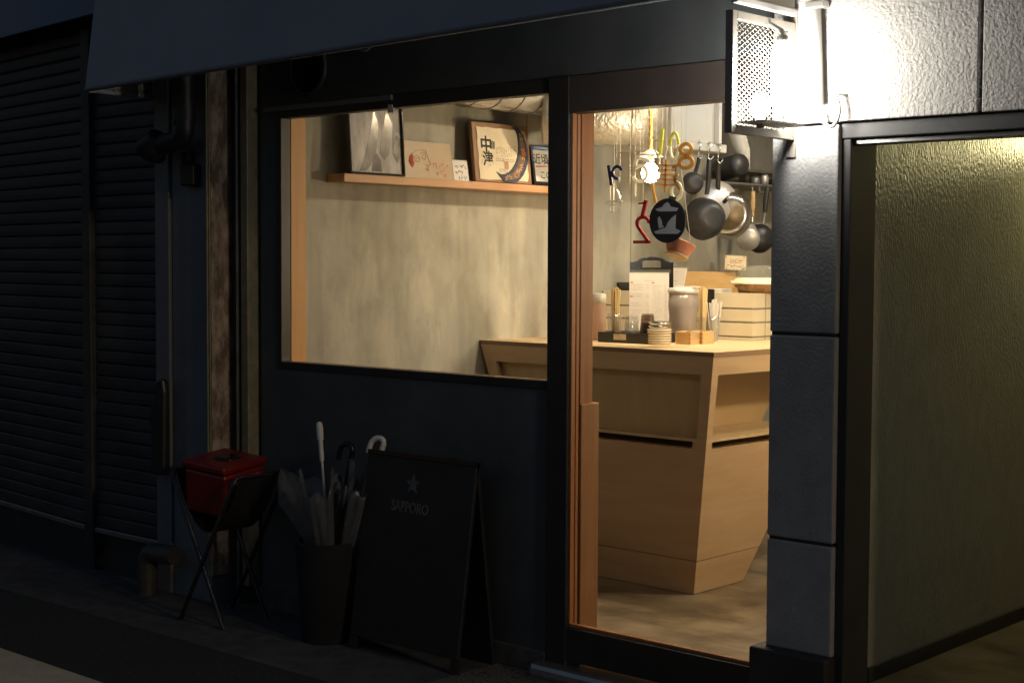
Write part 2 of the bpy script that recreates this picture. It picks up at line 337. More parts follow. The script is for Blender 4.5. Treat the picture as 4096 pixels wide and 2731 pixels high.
MB().tube([(hc.x-.03, -.001, hc.z+.045)] + [(hc.x+.04*math.cos(a), -.022, hc.z+.03*math.sin(a)) for a in [rad(180+t*15) for t in range(0, 13)]], .006).build('hook', 'steelp', B)
# room
MB().box(-5.32, -5.2, .10, 4.4, -.1, 2.8).build('concrete_wall', 'conc', B)
sm = MB()
sm.box(-5.2, -5.1985, 1.645, 1.651, 2.0, 2.7)
sm.box(-5.2, -5.1985, 2.527, 2.533, 0, 2.7)
for k in (0, 8): 
    q = MB(); q.v = sm.v[k:k+8]; q.f = [list(f) for f in sm.f[:6]]; q.sm = sm.sm[:6]; q.build('formwork_joint', 'grout', B)
MB().box(-5.2, -2.6, 4.3, 4.4, 0, 2.8).build('back_wall', 'conc', B)
MB().box(-2.60, -2.50, .125, 4.4, -.1, 2.8).build('right_wall', 'ceil', B)
MB().box(-5.32, -2.5, .10, 4.4, 2.7, 2.8).build('ceiling', 'ceil', B)
# stone pillar
P_ = thing('stone_pillar', 'rough grey stone pillar in blocks, between glazed door and dark alcove', 'pillar', (-2.5, -.08, 0))
px0, px1 = -2.622, -2.384
for za, zb in ((.275, .622), (.632, 1.276), (1.286, 1.928)):
    MB().box(px0, px1, -.08, .12, za, zb).build('stone_block', 'stone', P_, .006)
MB().box(px0+.006, px1-.006, -.074, .11, .27, 1.93).build('mortar_core', 'trim', P_)
MB().box(px0-.035, px1+.006, -.125, .12, -.1, .276).build('plinth', 'trim', P_, .008)

# ------------------------------------------------------------------ stuccoed building at the right
S_ = thing('stucco_building', 'rough white stuccoed building with dark framed alcove right of the pillar', 'building', (-1.8, 0, 0))
seam = -1.93
for a, b in ((px0, seam-.006), (seam+.006, -.2)):
    MB().box(a, b, -.08, .1, 1.937, 3.2).build('stucco_panel', 'stucco', S_, .004)
MB().box(px0+.01, -.2, -.05, .1, 1.94, 3.2).build('panel_backing', 'trim', S_)
MB().box(-2.384, -1.2, -.065, .05, 1.885, 1.932).build('header', 'trim', S_, .004)
MB().box(-2.352, -1.2, -.04, .03, 1.868, 1.884).build('header_track', 'alu', S_, .002)
MB().box(-2.384, -2.352, -.06, .1, G, 1.884).build('jamb', 'trim', S_, .004)
MB().box(-2.40, -2.355, .1, .25, .165, 1.97).build('jamb_strip', 'yellowst', S_, .003)
MB().box(-2.48, -2.36, .25, 2.2, .165, 2.3).build('alcove_wall', 'yellowst', S_)
MB().box(-2.36, -2.348, .101, 2.2, .165, .215).build('baseboard', 'trim', S_, .002)
MB().box(-2.36, -1.1, 2.2, 2.3, .165, 2.3).build('alcove_back_wall', 'stucco', S_)
MB().box(-2.36, -1.1, .06, 2.2, 2.06, 2.16).build('alcove_ceiling', 'ceil', S_)
MB().box(-1.2, -.2, -.06, .06, G, 1.937).build('front_wall', 'stucco', S_)
MB().box(-1.2, -1.1, .06, 2.2, .165, 2.1).build('alcove_right_wall', 'stucco', S_)
struct('alcove_floor', MB().box(-2.48, -1.1, -.04, 2.2, -.1, .165), 'floor')
al = thing('alcove_lamp', 'small warm bulkhead lamp high on the textured alcove wall', 'lamp', (-2.3, 1.55, 1.9))
MB().lathe([(.05, 0), (.055, .02), (.03, .03)], (-2.36, 1.55, 1.98), (1, 0, 0), 20).build('lamp_base', 'steelp', al)
MB().lathe([(.018, 0), (.04, .03), (.045, .06), (.03, .09), (.002, .1)], (-2.335, 1.55, 1.98), (1, 0, 0), 20).build('bulb', emit('alcove_glow', (1, .86, .42), 92), al)

# ------------------------------------------------------------------ lantern: wire guard and bulb projecting from the pillar
LX = -2.537
Lt = thing('wall_lantern', 'glaring bulb behind a square wire mesh guard projecting from the pillar', 'lamp', (LX, -.08, 2.05))
y0, y1, zl, zh = -.435, -.086, 1.888, 2.250
fr = MB(); fb = .026
fr.box(LX-.026, LX, y0, y0+fb, zl, zh).box(LX-.026, LX, y1-fb, y1, zl, zh).box(LX-.026, LX, y0+fb, y1-fb, zl, zl+fb).box(LX-.026, LX, y0+fb, y1-fb, zh-fb, zh)
fr.build('guard_frame', 'guardp', Lt, .002)
MB().box(LX-.03, LX+.004, -.0855, -.081, 1.835, 2.275).build('mounting_plate', 'guardp', Lt)
ms = MB(); ya, yb, za, zb = y0+fb, y1-fb, zl+fb, zh-fb; hh = zb-za; ww = yb-ya
def clipseg(y, z, dy, dz):
    ts = [0, 10]
    for q, d, lo, hi in ((y, dy, ya, yb), (z, dz, za, zb)):
        a, b = sorted(((lo-q)/d, (hi-q)/d)); ts = [max(ts[0], a), min(ts[1], b)]
    return ts if ts[1]-ts[0] > .004 else None
for i in range(-26, 48):
    for sg, xo in ((1, -.0115), (-1, -.0135)):
        yy, zz = ya, za+i*.0165; d = (.86, sg*.51)
        t = [-10, 10]
        for q, dd, lo, hi in ((yy, d[0], ya, yb), (zz, d[1], za, zb)):
            a, b = sorted(((lo-q)/dd, (hi-q)/dd)); t = [max(t[0], a), min(t[1], b)]
        if t[1]-t[0] > .004: ms.tube([(LX+xo, yy+d[0]*t[0], zz+d[1]*t[0]), (LX+xo, yy+d[0]*t[1], zz+d[1]*t[1])], .00135, 5, cap=False)
ms.build('wire_mesh', 'guardp', Lt)
lb = MB().lathe([(.004, .0), (.026, .008), (.034, .035), (.034, .16), (.028, .188), (.012, .20)], (LX+.046, -.235, 1.965), (0, 0, 1), 24)
lb.build('bulb', emit('lantern_glow', (1, .95, .86), 112), Lt)
MB().lathe([(.003, .0), (.022, .008), (.028, .03), (.024, .055), (.010, .072)], (LX+.034, -.335, 1.935), (0, 0, 1), 24).build('bulb', bpy.data.materials['lantern_glow'], Lt)  # second bulb, added to widen the lantern's white glare
MB().lathe([(.010, -.03), (.014, .0), (.010, .004)], (LX+.034, -.335, 1.935), (0, 0, 1), 16).build('bulb_socket', 'white', Lt)
MB().lathe([(.016, .200), (.017, .222), (.010, .228)], (LX+.046, -.235, 1.965), (0, 0, 1), 24).tube([(LX+.046, -.235, 2.188), (LX+.044, -.235, 2.205), (LX-.01, -.235, 2.236)], .007).build('lamp_holder', 'white', Lt)

MB().box(LX+.001, LX+.098, -.40, -.185, 1.918, 1.924).build('shade_tray', 'white', Lt)  # added plate that keeps the bulbs' light off the lower pillar

# conduit on the stucco
cq = [pY(x*KD, y*KD, -.10) for x, y in ((1873, -40), (1877, 40), (1880, 150), (1882, 240))]
cl = [pY(x*KD, y*KD, -.105) for x, y in ((1884, 250), (1886, 268), (1893, 283), (1904, 292), (1915, 289), (1924, 275), (1929, 255), (1926, 236), (1920, 222), (1926, 215), (1935, 218))]
cl[-1].y = -.078
cn = thing('cable_conduit', 'grey vertical pipe on the stucco with a cable looping out below', 'conduit', cq[0])
MB().tube(cq, .0135, 12).build('pipe', 'alum', cn)
MB().tube(cl, .006, 8).build('cable', 'white', cn)
MB().box(cq[0].x-.026, cq[0].x+.04, -.118, -.081, pY(1877*KD, 12*KD, -.1).z-.012, pY(1877*KD, 12*KD, -.1).z+.012).build('clamp', 'alum', cn, .004)

# ------------------------------------------------------------------ awning
aw = thing('shop_awning', 'plain blue grey awning boxed out above the restaurant front', 'awning', (-4.3, -.2, 2.4))
zf, zt2 = 2.270, 3.3; zr_ = 2.320; yf, yt = -.44, -.30; xl, xr = -5.99, -2.54
MB().hexa([(xl, yf, zf), (xr, yf, zr_), (xr, yf+.012, zr_), (xl, yf+.012, zf), (xl, yt, zt2), (xr, yt, zt2), (xr, yt+.012, zt2), (xl, yt+.012, zt2)]).build('front_panel', 'awn', aw)
MB().tube([(xl, yf+.005, zf-.004), (xr, yf+.005, zr_-.004)], .011, 8).build('front_bar', 'steelp', aw)
for xx, nm in ((xl, 'end_panel'), (xr, 'end_panel')):
    zf = 2.275 if xx == xl else 2.292
    MB().prism([(xx, yf+.014, zf), (xx, -.09, zf), (xx, -.09, zt2), (xx, yt+.014, zt2)], (.01 if xx == xl else -.01, 0, 0)).build(nm, 'awnin', aw)
    MB().box(xx-.012, xx+.012, yf+.014, -.09, zf-.022, zf).build('end_bar', 'white', aw, .004)
MB().box(xl+.02, xr-.02, -.29, -.02, zt2-.03, zt2).build('top_panel', 'awn', aw)

# ------------------------------------------------------------------ neighbour with shutters, left
N_ = thing('shuttered_building', 'dark closed shop with grey roller shutters left of the restaurant', 'building', (-6.5, 0, 0))
def shutter(F, wdt, z0, z1):
    s = MB(); pitch = .0625; n = int((z1-z0)/pitch); prof = [(0, -.001), (.003, .008), (.009, .0115), (.030, .0125), (.053, .0115), (.0595, .008), (.0625, -.001)]
    vs = []; 
    for k in range(n):
        for h, c in prof: vs += [F.p(0, z0+k*pitch+h, c), F.p(wdt, z0+k*pitch+h, c)]
    m = len(vs)//2
    return s.add(vs, [(2*i, 2*i+1, 2*i+3, 2*i+2) for i in range(m-1)])
FR = Fr((-6.49, -.07, 0), (1, 0, 0), (0, 0, 1)); sa = rad(6.1)
FL = Fr((-6.56-3.4*math.cos(sa), -.07+3.4*math.sin(sa), 0), (math.cos(sa), -math.sin(sa), 0), (0, 0, 1))
shutter(FR, .60, .19, 2.9).build('shutter', 'shut', N_); shutter(FL, 3.4, .19, 2.9).build('shutter', 'shut', N_)
MB().box(-6.56, -6.488, -.11, .05, .1, 2.95).build('mullion', 'shut', N_, .004)
MB().fbox(FL, 0, 3.38, .165, .19, -.005, .03).fbox(FR, 0, .6, .165, .19, -.005, .03).build('bottom_bar', 'alu', N_, .003)
MB().fbox(FL, -.2, 3.45, G, .163, -.1, .012).box(-6.5, -5.86, -.05, .1, G, .163).build('threshold', 'trim', N_)
MB().fbox(FL, -.2, 3.45, G, 3.1, -.3, -.12).box(-6.5, -5.3, .05, .2, G, 3.1).build('back_wall', 'trim', N_)
MB().box(-5.90, -5.79, -.14, .05, G, 2.6).build('side_post', 'steelp', N_, .006)
MB().box(-5.785, -5.50, -.125, .05, G, 2.9).build('wall_strip', 'steelp', N_, .003)
MB().box(-5.50, -5.465, -.145, .05, .1, 2.9).build('rusty_column', 'rust', N_, .002)
MB().box(-5.463, -5.405, -.035, .05, G, 2.9).build('frame_post', 'trim', N_, .003)
MB().box(-5.40, -5.392, -.06, .05, G, 2.9).build('edge_strip', 'alu', N_)
MB().box(-5.372, -5.325, -.055, .05, .06, 2.9).build('brass_strip', 'brass', N_, .003)
for k in (0, 1): MB().tube([(-5.468+.0*k, -.152-.013*k, .6), (-5.468, -.152-.013*k, 2.9)], .0045, 6).build('cable', 'brass', N_)
FE = Fr(FL.p(0, 0, .16), FL.x, (0, 0, 1))
eh = [pY(x*KD, y*KD, -.5) for x, y in ((0, 107), (215, 48))]
MB().fbox(FE, -1, 3.95, 2.645, 3.4, -.02, 0).build('eave_fascia', 'awn', N_)
MB().fbox(FE, -1, 3.45, 2.93, 2.95, -.14, -.02).build('eave_soffit', 'trim', N_)

# pipes and small things at the left
def arc(c, r, a0, a1, u, w_, n=8): return [V(c)+V(u)*r*math.cos(rad(a0+(a1-a0)*i/n))+V(w_)*r*math.sin(rad(a0+(a1-a0)*i/n)) for i in range(n+1)]
ya = -.22
d0 = pY(424*KD, 168*KD, ya); d1 = pY(424*KD, 290*KD, ya); d2 = pY(350*KD, 338*KD, ya-.02)
dp = thing('downpipe', 'black bent downpipe under the left end of the awning', 'pipe', d0)
MB().tube([d0+V((0, 0, .25)), d1] + arc(d1+V((-.06, 0, 0)), .06, 0, -80, (1, 0, 0), (0, 0, 1)) + [d2], .045, 14).build('pipe', 'black', dp)
MB().lathe([(.052, -.03), (.052, .03)], (d1.x, d1.y, d1.z+.05), (0, 0, 1), 18).build('collar', 'black', dp)
MB().lathe([(.05, 0), (.075, .09), (.06, .10)], d2+V((.05, 0, .04)), (-.75, 0, -.66), 20).build('hood', 'black', dp)
bq = pY(442*KD, 393*KD, -.14)
tag(MB().box(bq.x-.055, bq.x+.045, -.17, -.126, bq.z-.065, bq.z+.03).box(bq.x-.05, bq.x-.0, -.165, -.126, bq.z+.03, bq.z+.085).build('junction_box', 'black', bevel=.006), 'small black box fixed to the pale wall strip below the downpipe', 'box')
e0 = pY(392*KD, 1273*KD, -.2); e1 = pY(338*KD, 1300*KD, -.22); ez = G
el = MB().tube([(e0.x+.03, e0.y, e0.z), (e1.x+.07, e1.y, e0.z)] + arc((e1.x+.06, e1.y, e0.z-.06), .06, 90, 180, (1, 0, 0), (0, 0, 1)) + [(e1.x, e1.y, ez)], .044, 14)
dr = tag(el.build('drain_pipe', 'shut', org=(e1.x, e1.y, ez)), 'grey drain elbow bending down to the pavement at the shutter post', 'pipe')
MB().lathe([(.05, 0), (.05, .05)], (e1.x, e1.y, e0.z-.13), (0, 0, 1), 18).build('collar', 'shut', dr)
ck = [(x, y) for x, y in ((372, 872), (386, 868), (390, 900), (389, 1000), (388, 1088), (372, 1090), (358, 1085), (361, 1030), (360, 975), (354, 968), (356, 945), (366, 915))]
tag(MB().prism([pY(x*KD, y*KD, -.16) for x, y in ck], (0, -.035, 0)).build('hanging_cloth', 'black', bevel=.012), 'limp black cloth hung at the right edge of the shutter', 'cloth')

# ------------------------------------------------------------------ standing counter
CT = 1.115
K_ = thing('bar_counter', 'pale plywood bar counter tapering inwards to the floor', 'counter', (-4.4, 1.7, 0))
def cc(z): t = z/CT; return V((-3.942+.182*t, 1.392-.127*t, z))
def cl_(z): t = z/CT; return V((-5.2+.28*(CT-z), 1.30+.12*(1-t), z))
def cr_(z): t = z/CT; return V((-3.947+.222*t, 1.80+.62*t, z))
def fp(s, z): return cl_(z).lerp(cc(z), s)
def qp(s, z): return cc(z).lerp(cr_(z), s)
def panel(m, fn, s0, s1, za, zb, vec): return m.prism([fn(s0, za), fn(s1, za), fn(s1, zb), fn(s0, zb)], vec)
IN, IS = (0, .02, 0), (-.02, 0, 0)
top = [cl_(CT), cc(CT), cr_(CT), V((-5.2, 2.43, CT))]
MB().prism([V((q.x, q.y, 1.0945)) for q in top], (0, 0, .0190)).build('worktop_edge', 'edge', K_)
tp = [V((q.x, q.y, 1.1135)) for q in top]; tp[1] = tp[1]+V((.0015, -.0015, 0)); tp[2] = tp[2]+V((.0015, 0, 0)); tp[0] = tp[0]+V((0, -.0015, 0))
MB().prism(tp, (0, 0, .0015)).build('worktop', 'ply', K_)
a = MB(); panel(a, fp, 0, 1, 1.012, 1.0945, IN); panel(a, fp, .957, 1, .722, 1.012, IN); panel(a, fp, 0, .052, .3, 1.012, IN)
a.build('front_apron', 'plyv', K_)
a = MB(); panel(a, qp, .0, 1, 1.012, 1.0945, IS); panel(a, qp, 0.0, .045, .722, 1.012, IS); panel(a, qp, .93, 1, .68, 1.012, IS)
for p_ in a.v: p_.x -= .0008
a.build('side_apron', 'plyv', K_)
a = MB(); a.prism([fp(.02, 1.011)+V((0, .042, 0)), fp(.99, 1.011)+V((0, .042, 0)), fp(.99, .722)+V((0, .042, 0)), fp(.06, .722)+V((0, .042, 0))], (0, .008, 0))
a.prism([qp(.062, 1.011)+V((-.30, 0, 0)), qp(.98, 1.011)+V((-.30, 0, 0)), qp(.98, .722)+V((-.30, 0, 0)), qp(.062, .722)+V((-.30, 0, 0))], (-.02, 0, 0))
a.build('recess_back', 'plyin', K_)
MB().prism([fp(.07, .708), cc(.708)+V((-.004, .004, 0)), cr_(.708), cr_(.708)+V((-1.0, 0, 0)), fp(.07, .708)+V((0, 1.0, 0))], (0, 0, .013)).build('recess_shelf', 'ply', K_)
MB().prism([fp(.1, .665)+V((0, .05, 0)), cc(.665)+V((-.06, .05, 0)), cr_(.665)+V((-.06, 0, 0)), cr_(.665)+V((-.9, 0, 0)), fp(.1, .665)+V((0, .9, 0))], (0, 0, .01)).build('lower_deck', 'plyin', K_)
a = MB(); panel(a, fp, .94, 1, .676, .722, IN); panel(a, qp, 0, .05, .676, .722, IS); a.build('corner_stile', 'plyv', K_)
a = MB(); panel(a, fp, 0.07, 1, .160, .676, IN); b_ = MB(); panel(b_, qp, 0, 1, .160, .676, IS)
for p_ in b_.v: p_.x -= .0008
a.build('front_panel', 'plyv', K_); b_.build('side_panel', 'plyv', K_)
a = MB(); panel(a, fp, 0.1, 1, .003, .1565, IN); b_ = MB(); panel(b_, qp, 0, 1, .003, .1565, IS)
for p_ in b_.v: p_.x -= .0008
a.build('front_plinth', 'plyv', K_); b_.build('side_plinth', 'plyv', K_)
a = MB(); panel(a, fp, .1, .985, 0, .2, (0, .01, 0)); panel(a, qp, .02, .98, 0, .2, (-.01, 0, 0))
for i, p_ in enumerate(a.v): p_ += V((-.012, .012, 0))
a.build('core', 'edge', K_)

# ------------------------------------------------------------------ lamps and duct in the room
def spot(x, y, z, s, label, r=.034, tilt=(0, 0, -1), rec=.022):
    t = thing('spot_lamp', label, 'lamp', (x, y, 2.7), 'ceiling spot lamps'); ax = V(tilt).normalized(); o = V((x, y, z))
    MB().lathe([(.0005, -.12), (.045, -.12), (.048, 0), (.046, .0), (.044, -rec-.004)], o, ax, 24).tube([o-ax*.115, (x, y, 2.7)], .008).build('housing', 'trim', t)
    MB().lathe([(.0005, .0), (r, .0), (r, .004), (.0005, .005)], o-ax*(rec+.006), ax, 20).build('lens', emit('spot_glow', (1, .79, .51), s), t)
spot(-3.925, 1.83, 2.46, 1350, 'ceiling spot above the counter corner, out of sight over the door')
spot(-2.95, 2.15, 2.46, 1000, 'ceiling spot furthest right, shining on the counter side')
spot(-4.05, 1.58, 2.50, 1950, 'ceiling spot nearest the window, turned to the concrete wall', tilt=(-.5, -.12, -1), rec=.035)
spot(-4.2, 3.2, 2.50, 720, 'ceiling spot over the kitchen side, deepest in the room', tilt=(-.4, 0, -1))
wl = thing('hidden_fill_lamp', 'added globe lamp, unseen behind the pillar, brightening the counter side', 'lamp', (-2.6, 1.95, 1.62))  # added out of sight to brighten the counter's right side
MB().lathe([(.05, 0), (.05, .02), (.02, .03), (.018, .09)], (-2.6, 1.95, 1.62), (-1, 0, 0), 20).build('bracket', 'trim', wl)
MB().lathe([(.012, .085), (.035, .10), (.048, .13), (.035, .165), (.0005, .178)], (-2.6, 1.95, 1.62), (-1, 0, 0), 24).build('globe', emit('globe_glow', (1, .79, .50), 540), wl)
bx = pY(*r4(835, 700), 1.62)
pb = thing('pendant_bulb', 'bare glowing bulb on a twisted orange cord among the hanging ornaments', 'lamp', (bx.x, bx.y, 2.7))
MB().lathe([(.002, -.044), (.024, -.038), (.040, -.018), (.044, .003), (.037, .026), (.019, .046), (.014, .05)], bx, (0, 0, 1), 24).build('bulb', emit('pendant_glow', (1, .80, .5), 85), pb)
MB().lathe([(.016, .048), (.018, .10), (.012, .115)], bx, (0, 0, 1), 18).build('socket', 'white', pb)
MB().lathe([(.022, .085), (.05, .078), (.062, .06), (.058, .061), (.02, .09)], bx+V((0, 0, .02)), (0, 0, 1), 24).build('shade', 'alum', pb)
cm = MB()
for k in (0, math.pi): cm.tube([bx+V((.006*math.cos(i*.55+k), .006*math.sin(i*.55+k), .11+i*.006)) for i in range(0, int((2.68-bx.z-.11)/.006))], .0055, 6)
cm.build('cord', 'rope', pb)
ft = thing('tube_lamp', 'cool white fluorescent tube under the kitchen ceiling', 'lamp', (-4.08, 2.5, 2.7))
MB().box(-4.12, -4.04, 1.85, 3.15, 2.64, 2.7).build('fitting', 'white', ft, .004)
MB().tube([(-4.08, 1.9, 2.60), (-4.08, 3.1, 2.60)], .015, 10).build('tube', emit('tube_glow', (.72, .86, 1), 34), ft)

du = thing('spiral_duct', 'ribbed galvanised duct running along the concrete wall below the ceiling', 'duct', (-4.98, 1.5, 2.36))
cx, cz, cr0 = -4.99, 2.372, .135
MB().tube([(cx, .45, cz), (cx, 2.35, cz)], cr0, 40).build('tube', 'galv', du)
sm = MB()
for i in range(13): sm.tube([(cx+(cr0+.0005)*math.cos(rad(t*10)), .5+i*.148+t*.148/36*.25, cz+(cr0+.0005)*math.sin(rad(t*10))) for t in range(37)], .0035, 5)
sm.build('seam', 'greyc', du)
fc = pX(2250+470/2.3756, 400+35/2.3756, -4.75)
fd = thing('foil_duct', 'fat duct wrapped in crumpled silver foil above the hanging ornaments', 'duct', fc)
ax = V((math.cos(_yaw), math.sin(_yaw), 0))
rng = random.Random(3)
vs_ = []
def fprof():
    P = [(.02, -.36), (.2, -.35)]
    for i in range(18): P.append((.205+rng.uniform(-.003, .003), -.34+i*.0288))
    P += [(.198, .155), (.18, .20), (.15, .235), (.10, .265), (.05, .28), (.003, .285)]
    return P
MB().lathe(fprof(), fc, ax, 48, wob=lambda a, h: 1+.008*math.sin(a*7+h*31)+.006*math.sin(a*13-h*57)).build('wrapping', 'foil', fd)
MB().tube([fc+ax*.09+V((0, 0, 0))+(V((0, 0, 1))*math.cos(rad(t*10))+ax.cross(V((0, 0, 1)))*math.sin(rad(t*10)))*.209 for t in range(36)], .004, 6, closed=True).build('band', 'galv', fd)

# ------------------------------------------------------------------ shelf on the concrete wall and what leans on it
SX = -5.078; ZS = 1.895
sh = MB().box(-5.198, SX, .292, 2.0, 1.858, ZS)
tag(sh.build('wall_shelf', 'pine', bevel=.003), 'narrow reddish pine shelf with dark knots along the concrete wall', 'shelf')
def lean(ya, yb, zt, x0=-5.108, x1=-5.140):        # frame for a picture leaning on the wall: right is into the room
    return Fr((x0, ya, ZS+.001), (0, 1, 0), (x1-x0, 0, zt-ZS))
def picture(ya, yb, zt, **k): F = lean(ya, yb, zt, **k); return F, yb-ya, math.hypot(zt-ZS, .032)
def frame_bars(m, F, w_, h, t, c0, c1): return m.fbox(F, 0, t, 0, h, c0, c1).fbox(F, w_-t, w_, 0, h, c0, c1).fbox(F, t, w_-t, 0, t, c0, c1).fbox(F, t, w_-t, h-t, h, c0, c1)
# reflective poster
F, w_, h = picture(.335, .672, 2.36)
pt = thing('framed_poster', 'tall black framed picture with mirror-like glare, leftmost on the wall shelf', 'picture', F.o)
frame_bars(MB(), F, w_, h, .009, .0, .028).build('frame', 'gloss', pt, .002)
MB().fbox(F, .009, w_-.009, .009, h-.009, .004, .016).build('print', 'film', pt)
ps = MB()
for c_ in (.0,):
    ps.poly(F, [(.06, .015), (.09, .06), (.12, .15), (.15, .24), (.165, .29), (.185, .25), (.19, .18), (.165, .1), (.13, .04), (.10, .015)], .0162, .0168)
    ps.poly(F, [(.19, .10), (.21, .19), (.235, .27), (.245, .29), (.265, .26), (.28, .23), (.27, .16), (.25, .10), (.22, .07)], .0162, .0168)
    ps.poly(F, [(.135, .015), (.145, .07), (.17, .10), (.195, .07), (.20, .015)], .0162, .0168)
    ps.poly(F, [(.27, .10), (.29, .18), (.32, .20), (.32, .10), (.30, .06)], .0162, .0168)
ps.build('shadow_figure', mat('grey_figures', (.17, .165, .16), (.30, .29, .275), .2, .4, scale=12), pt)
# kraft card with a red face
F, w_, h = picture(.672, 1.015, 2.068)
kc = thing('kraft_drawing', 'tan card with a red chalk drawing of a profile face', 'picture', F.o)
MB().fbox(F, 0, w_, 0, h, 0, .006).build('card', 'kraft', kc)
d = MB(); S = lambda *q: [((x-1200)/4.6125/ (1808-1601)*w_*1.0, h-(y-745-(x-1200)*.11)/4.6125/145*h) for x, y in q]
for q in (S((1410, 1050), (1430, 1000), (1480, 960), (1560, 945), (1640, 940), (1690, 960), (1700, 1010), (1710, 1080), (1730, 1160), (1748, 1215), (1700, 1225), (1650, 1215), (1690, 1240), (1720, 1245)),
          S((1500, 1040), (1460, 1070), (1460, 1120), (1500, 1160), (1540, 1150), (1560, 1100), (1540, 1060), (1500, 1040)), S((1610, 1050), (1660, 1020), (1680, 1060), (1650, 1120), (1610, 1100), (1605, 1060)),
          S((1480, 1100), (1530, 1090)), S((1580, 1010), (1640, 985), (1690, 1000)), S((1690, 1250), (1640, 1300), (1690, 1330), (1700, 1260), (1680, 1300), (1650, 1305))): d.stroke(F, q, .0035, .006, .0066)
d.build('face_lines', mat('red_chalk', (.36, .14, .08), (.44, .30, .18), .9, scale=60), kc)
d = MB()
for i in range(16): x = 1360+i*5; d.stroke(F, S((x+10, 1010+abs(i-8)*6), (x-15+rng.uniform(-8, 8), 1130), (x+15, 1250-abs(i-6)*9)), .0042, .006, .0066)
d.build('hair_hatching', 'redink', kc)
d = MB(); rng = random.Random(5)
def scrib(m, F, x0, y0, w1, h1, wd, c0, c1, n=None, cell=None):     # hand-scrawled illegible marks
    n = n or max(1, int(w1/h1)); cw = w1/n
    for i in range(n):
        if rng.random() < .08: continue
        for _ in range(rng.choice((2, 3, 3))):
            ax_, ay = x0+cw*(i+rng.uniform(.1, .8)), y0+h1*rng.uniform(.05, .95)
            if rng.random() < .5: b = (ax_+cw*rng.uniform(.2, .6), ay+h1*rng.uniform(-.15, .15))
            else: b = (ax_+cw*rng.uniform(-.15, .15), ay-h1*rng.uniform(.3, .7))
            m.stroke(F, [(ax_, ay), b], wd, c0, c1)
    return m
scrib(d, F, .205, .055, .11, .026, .003, .006, .0066, 5); scrib(d, F, .225, .02, .07, .022, .003, .006, .0066, 3); d.build('signature', 'redink', kc)
# little white card
F, w_, h = picture(1.02, 1.122, 1.99, x1=-5.125)
wc = thing('note_card', 'small white handwritten card between the tan drawing and the moon plaque', 'card', F.o)
MB().fbox(F, 0, w_, 0, h, 0, .003).build('card', 'paper', wc)
d = MB(); scrib(d, F, .014, .062, .08, .016, .0022, .003, .0036, 6); scrib(d, F, .010, .036, .06, .016, .0025, .003, .0036, 4); scrib(d, F, .03, .010, .062, .016, .0025, .003, .0036, 4); d.build('handwriting', 'ink', wc)
# moon plaque
F, w_, h = picture(1.15, 1.562, 2.186)
mo = thing('moon_plaque', 'square wooden plaque with brush writing and a crescent moon of flowers', 'picture', F.o)
MB().fbox(F, 0, w_, 0, h, 0, .022).build('board', 'walnut', mo, .002)
MB().poly(F, [(.028+.003*math.sin(i*1.7), .012+i*.0255) for i in range(11)] + [(.03+i*.035, h-.024-.002*math.sin(i*2.1)) for i in range(11)] + [(w_-.026+.003*math.sin(i*2.3), h-.035-i*.0235) for i in range(11)] + [(w_-.035-i*.034, .011+.002*math.sin(i*1.3)) for i in range(10)], .022, .026).build('paper', 'washi', mo)
cz_ = .0265
r8 = lambda x, y: ((x-705)/(1830-705)*w_, h-(y-175-(x-705)*.105)/(1245-175)*h)    # survey of the plaque's own face
out = [(1500, 312), (1530, 298), (1585, 300), (1640, 360), (1700, 460), (1745, 580), (1768, 720), (1768, 850), (1745, 980), (1700, 1090), (1640, 1190), (1560, 1270), (1490, 1315), (1390, 1312), (1290, 1300), (1230, 1270), (1170, 1190), (1105, 1103)]
inn = [(1105, 1103), (1180, 1150), (1260, 1155), (1350, 1120), (1430, 1060), (1500, 965), (1550, 850), (1580, 720), (1592, 580), (1585, 460), (1555, 370), (1500, 312)]
MB().poly(F, [r8(*q) for q in out+inn[1:-1]], .026, .031).build('crescent', 'blueink', mo)
ic = [(1612, 400), (1650, 470), (1690, 600), (1710, 750), (1700, 880), (1660, 1010), (1600, 1120), (1520, 1210), (1430, 1255), (1320, 1260), (1235, 1210), (1330, 1190), (1440, 1120), (1530, 1010), (1590, 860), (1615, 700), (1618, 540)]
MB().poly(F, [r8(*q) for q in ic], .031, .0325).build('flower_field', mat('dark_flowers', (.16, .09, .06), (.24, .14, .09), .6, scale=40), mo)
for cx_, cy_, R_, n_, A0 in ((1670, 800, 120, 13, 0), (1530, 1030, 120, 12, .2), (1330, 1240, 80, 9, .1), (1640, 480, 75, 8, .3), (1500, 1180, 70, 9, .4)):
    pe = MB()
    for k in range(n_):
        a_ = A0+2*math.pi*k/n_; c1_, s1_ = math.cos(a_), math.sin(a_)
        q = [(cx_+c1_*R_*.3, cy_+s1_*R_*.3), (cx_+c1_*R_*.7-s1_*R_*.09, cy_+s1_*R_*.7+c1_*R_*.09), (cx_+c1_*R_, cy_+s1_*R_), (cx_+c1_*R_*.7+s1_*R_*.09, cy_+s1_*R_*.7-c1_*R_*.09)]
        if all(1225 < x < 1705 and y < 1262 and (x > 1590 or y > 980) and (x > 1480 or y > 1110) for x, y in q): pe.poly(F, [r8(*z) for z in q], .0325, .0332)
    if pe.v: pe.build('flower_petals', 'pinkp', mo)
c_ = r8(1668, 800); MB().poly(F, [(c_[0]+.014*math.cos(t*.35), c_[1]+.017*math.sin(t*.35)) for t in range(18)], .0332, .0345).build('flower_heart', 'orange', mo)
k_ = MB(); a_ = r8(945, 640); k_.text(F, '中', .088, a_[0], a_[1]+.004, .026, .0268, off=.0022); a_ = r8(965, 865); k_.text(F, '津', .078, a_[0], a_[1]-.004, .026, .0268, off=.002)
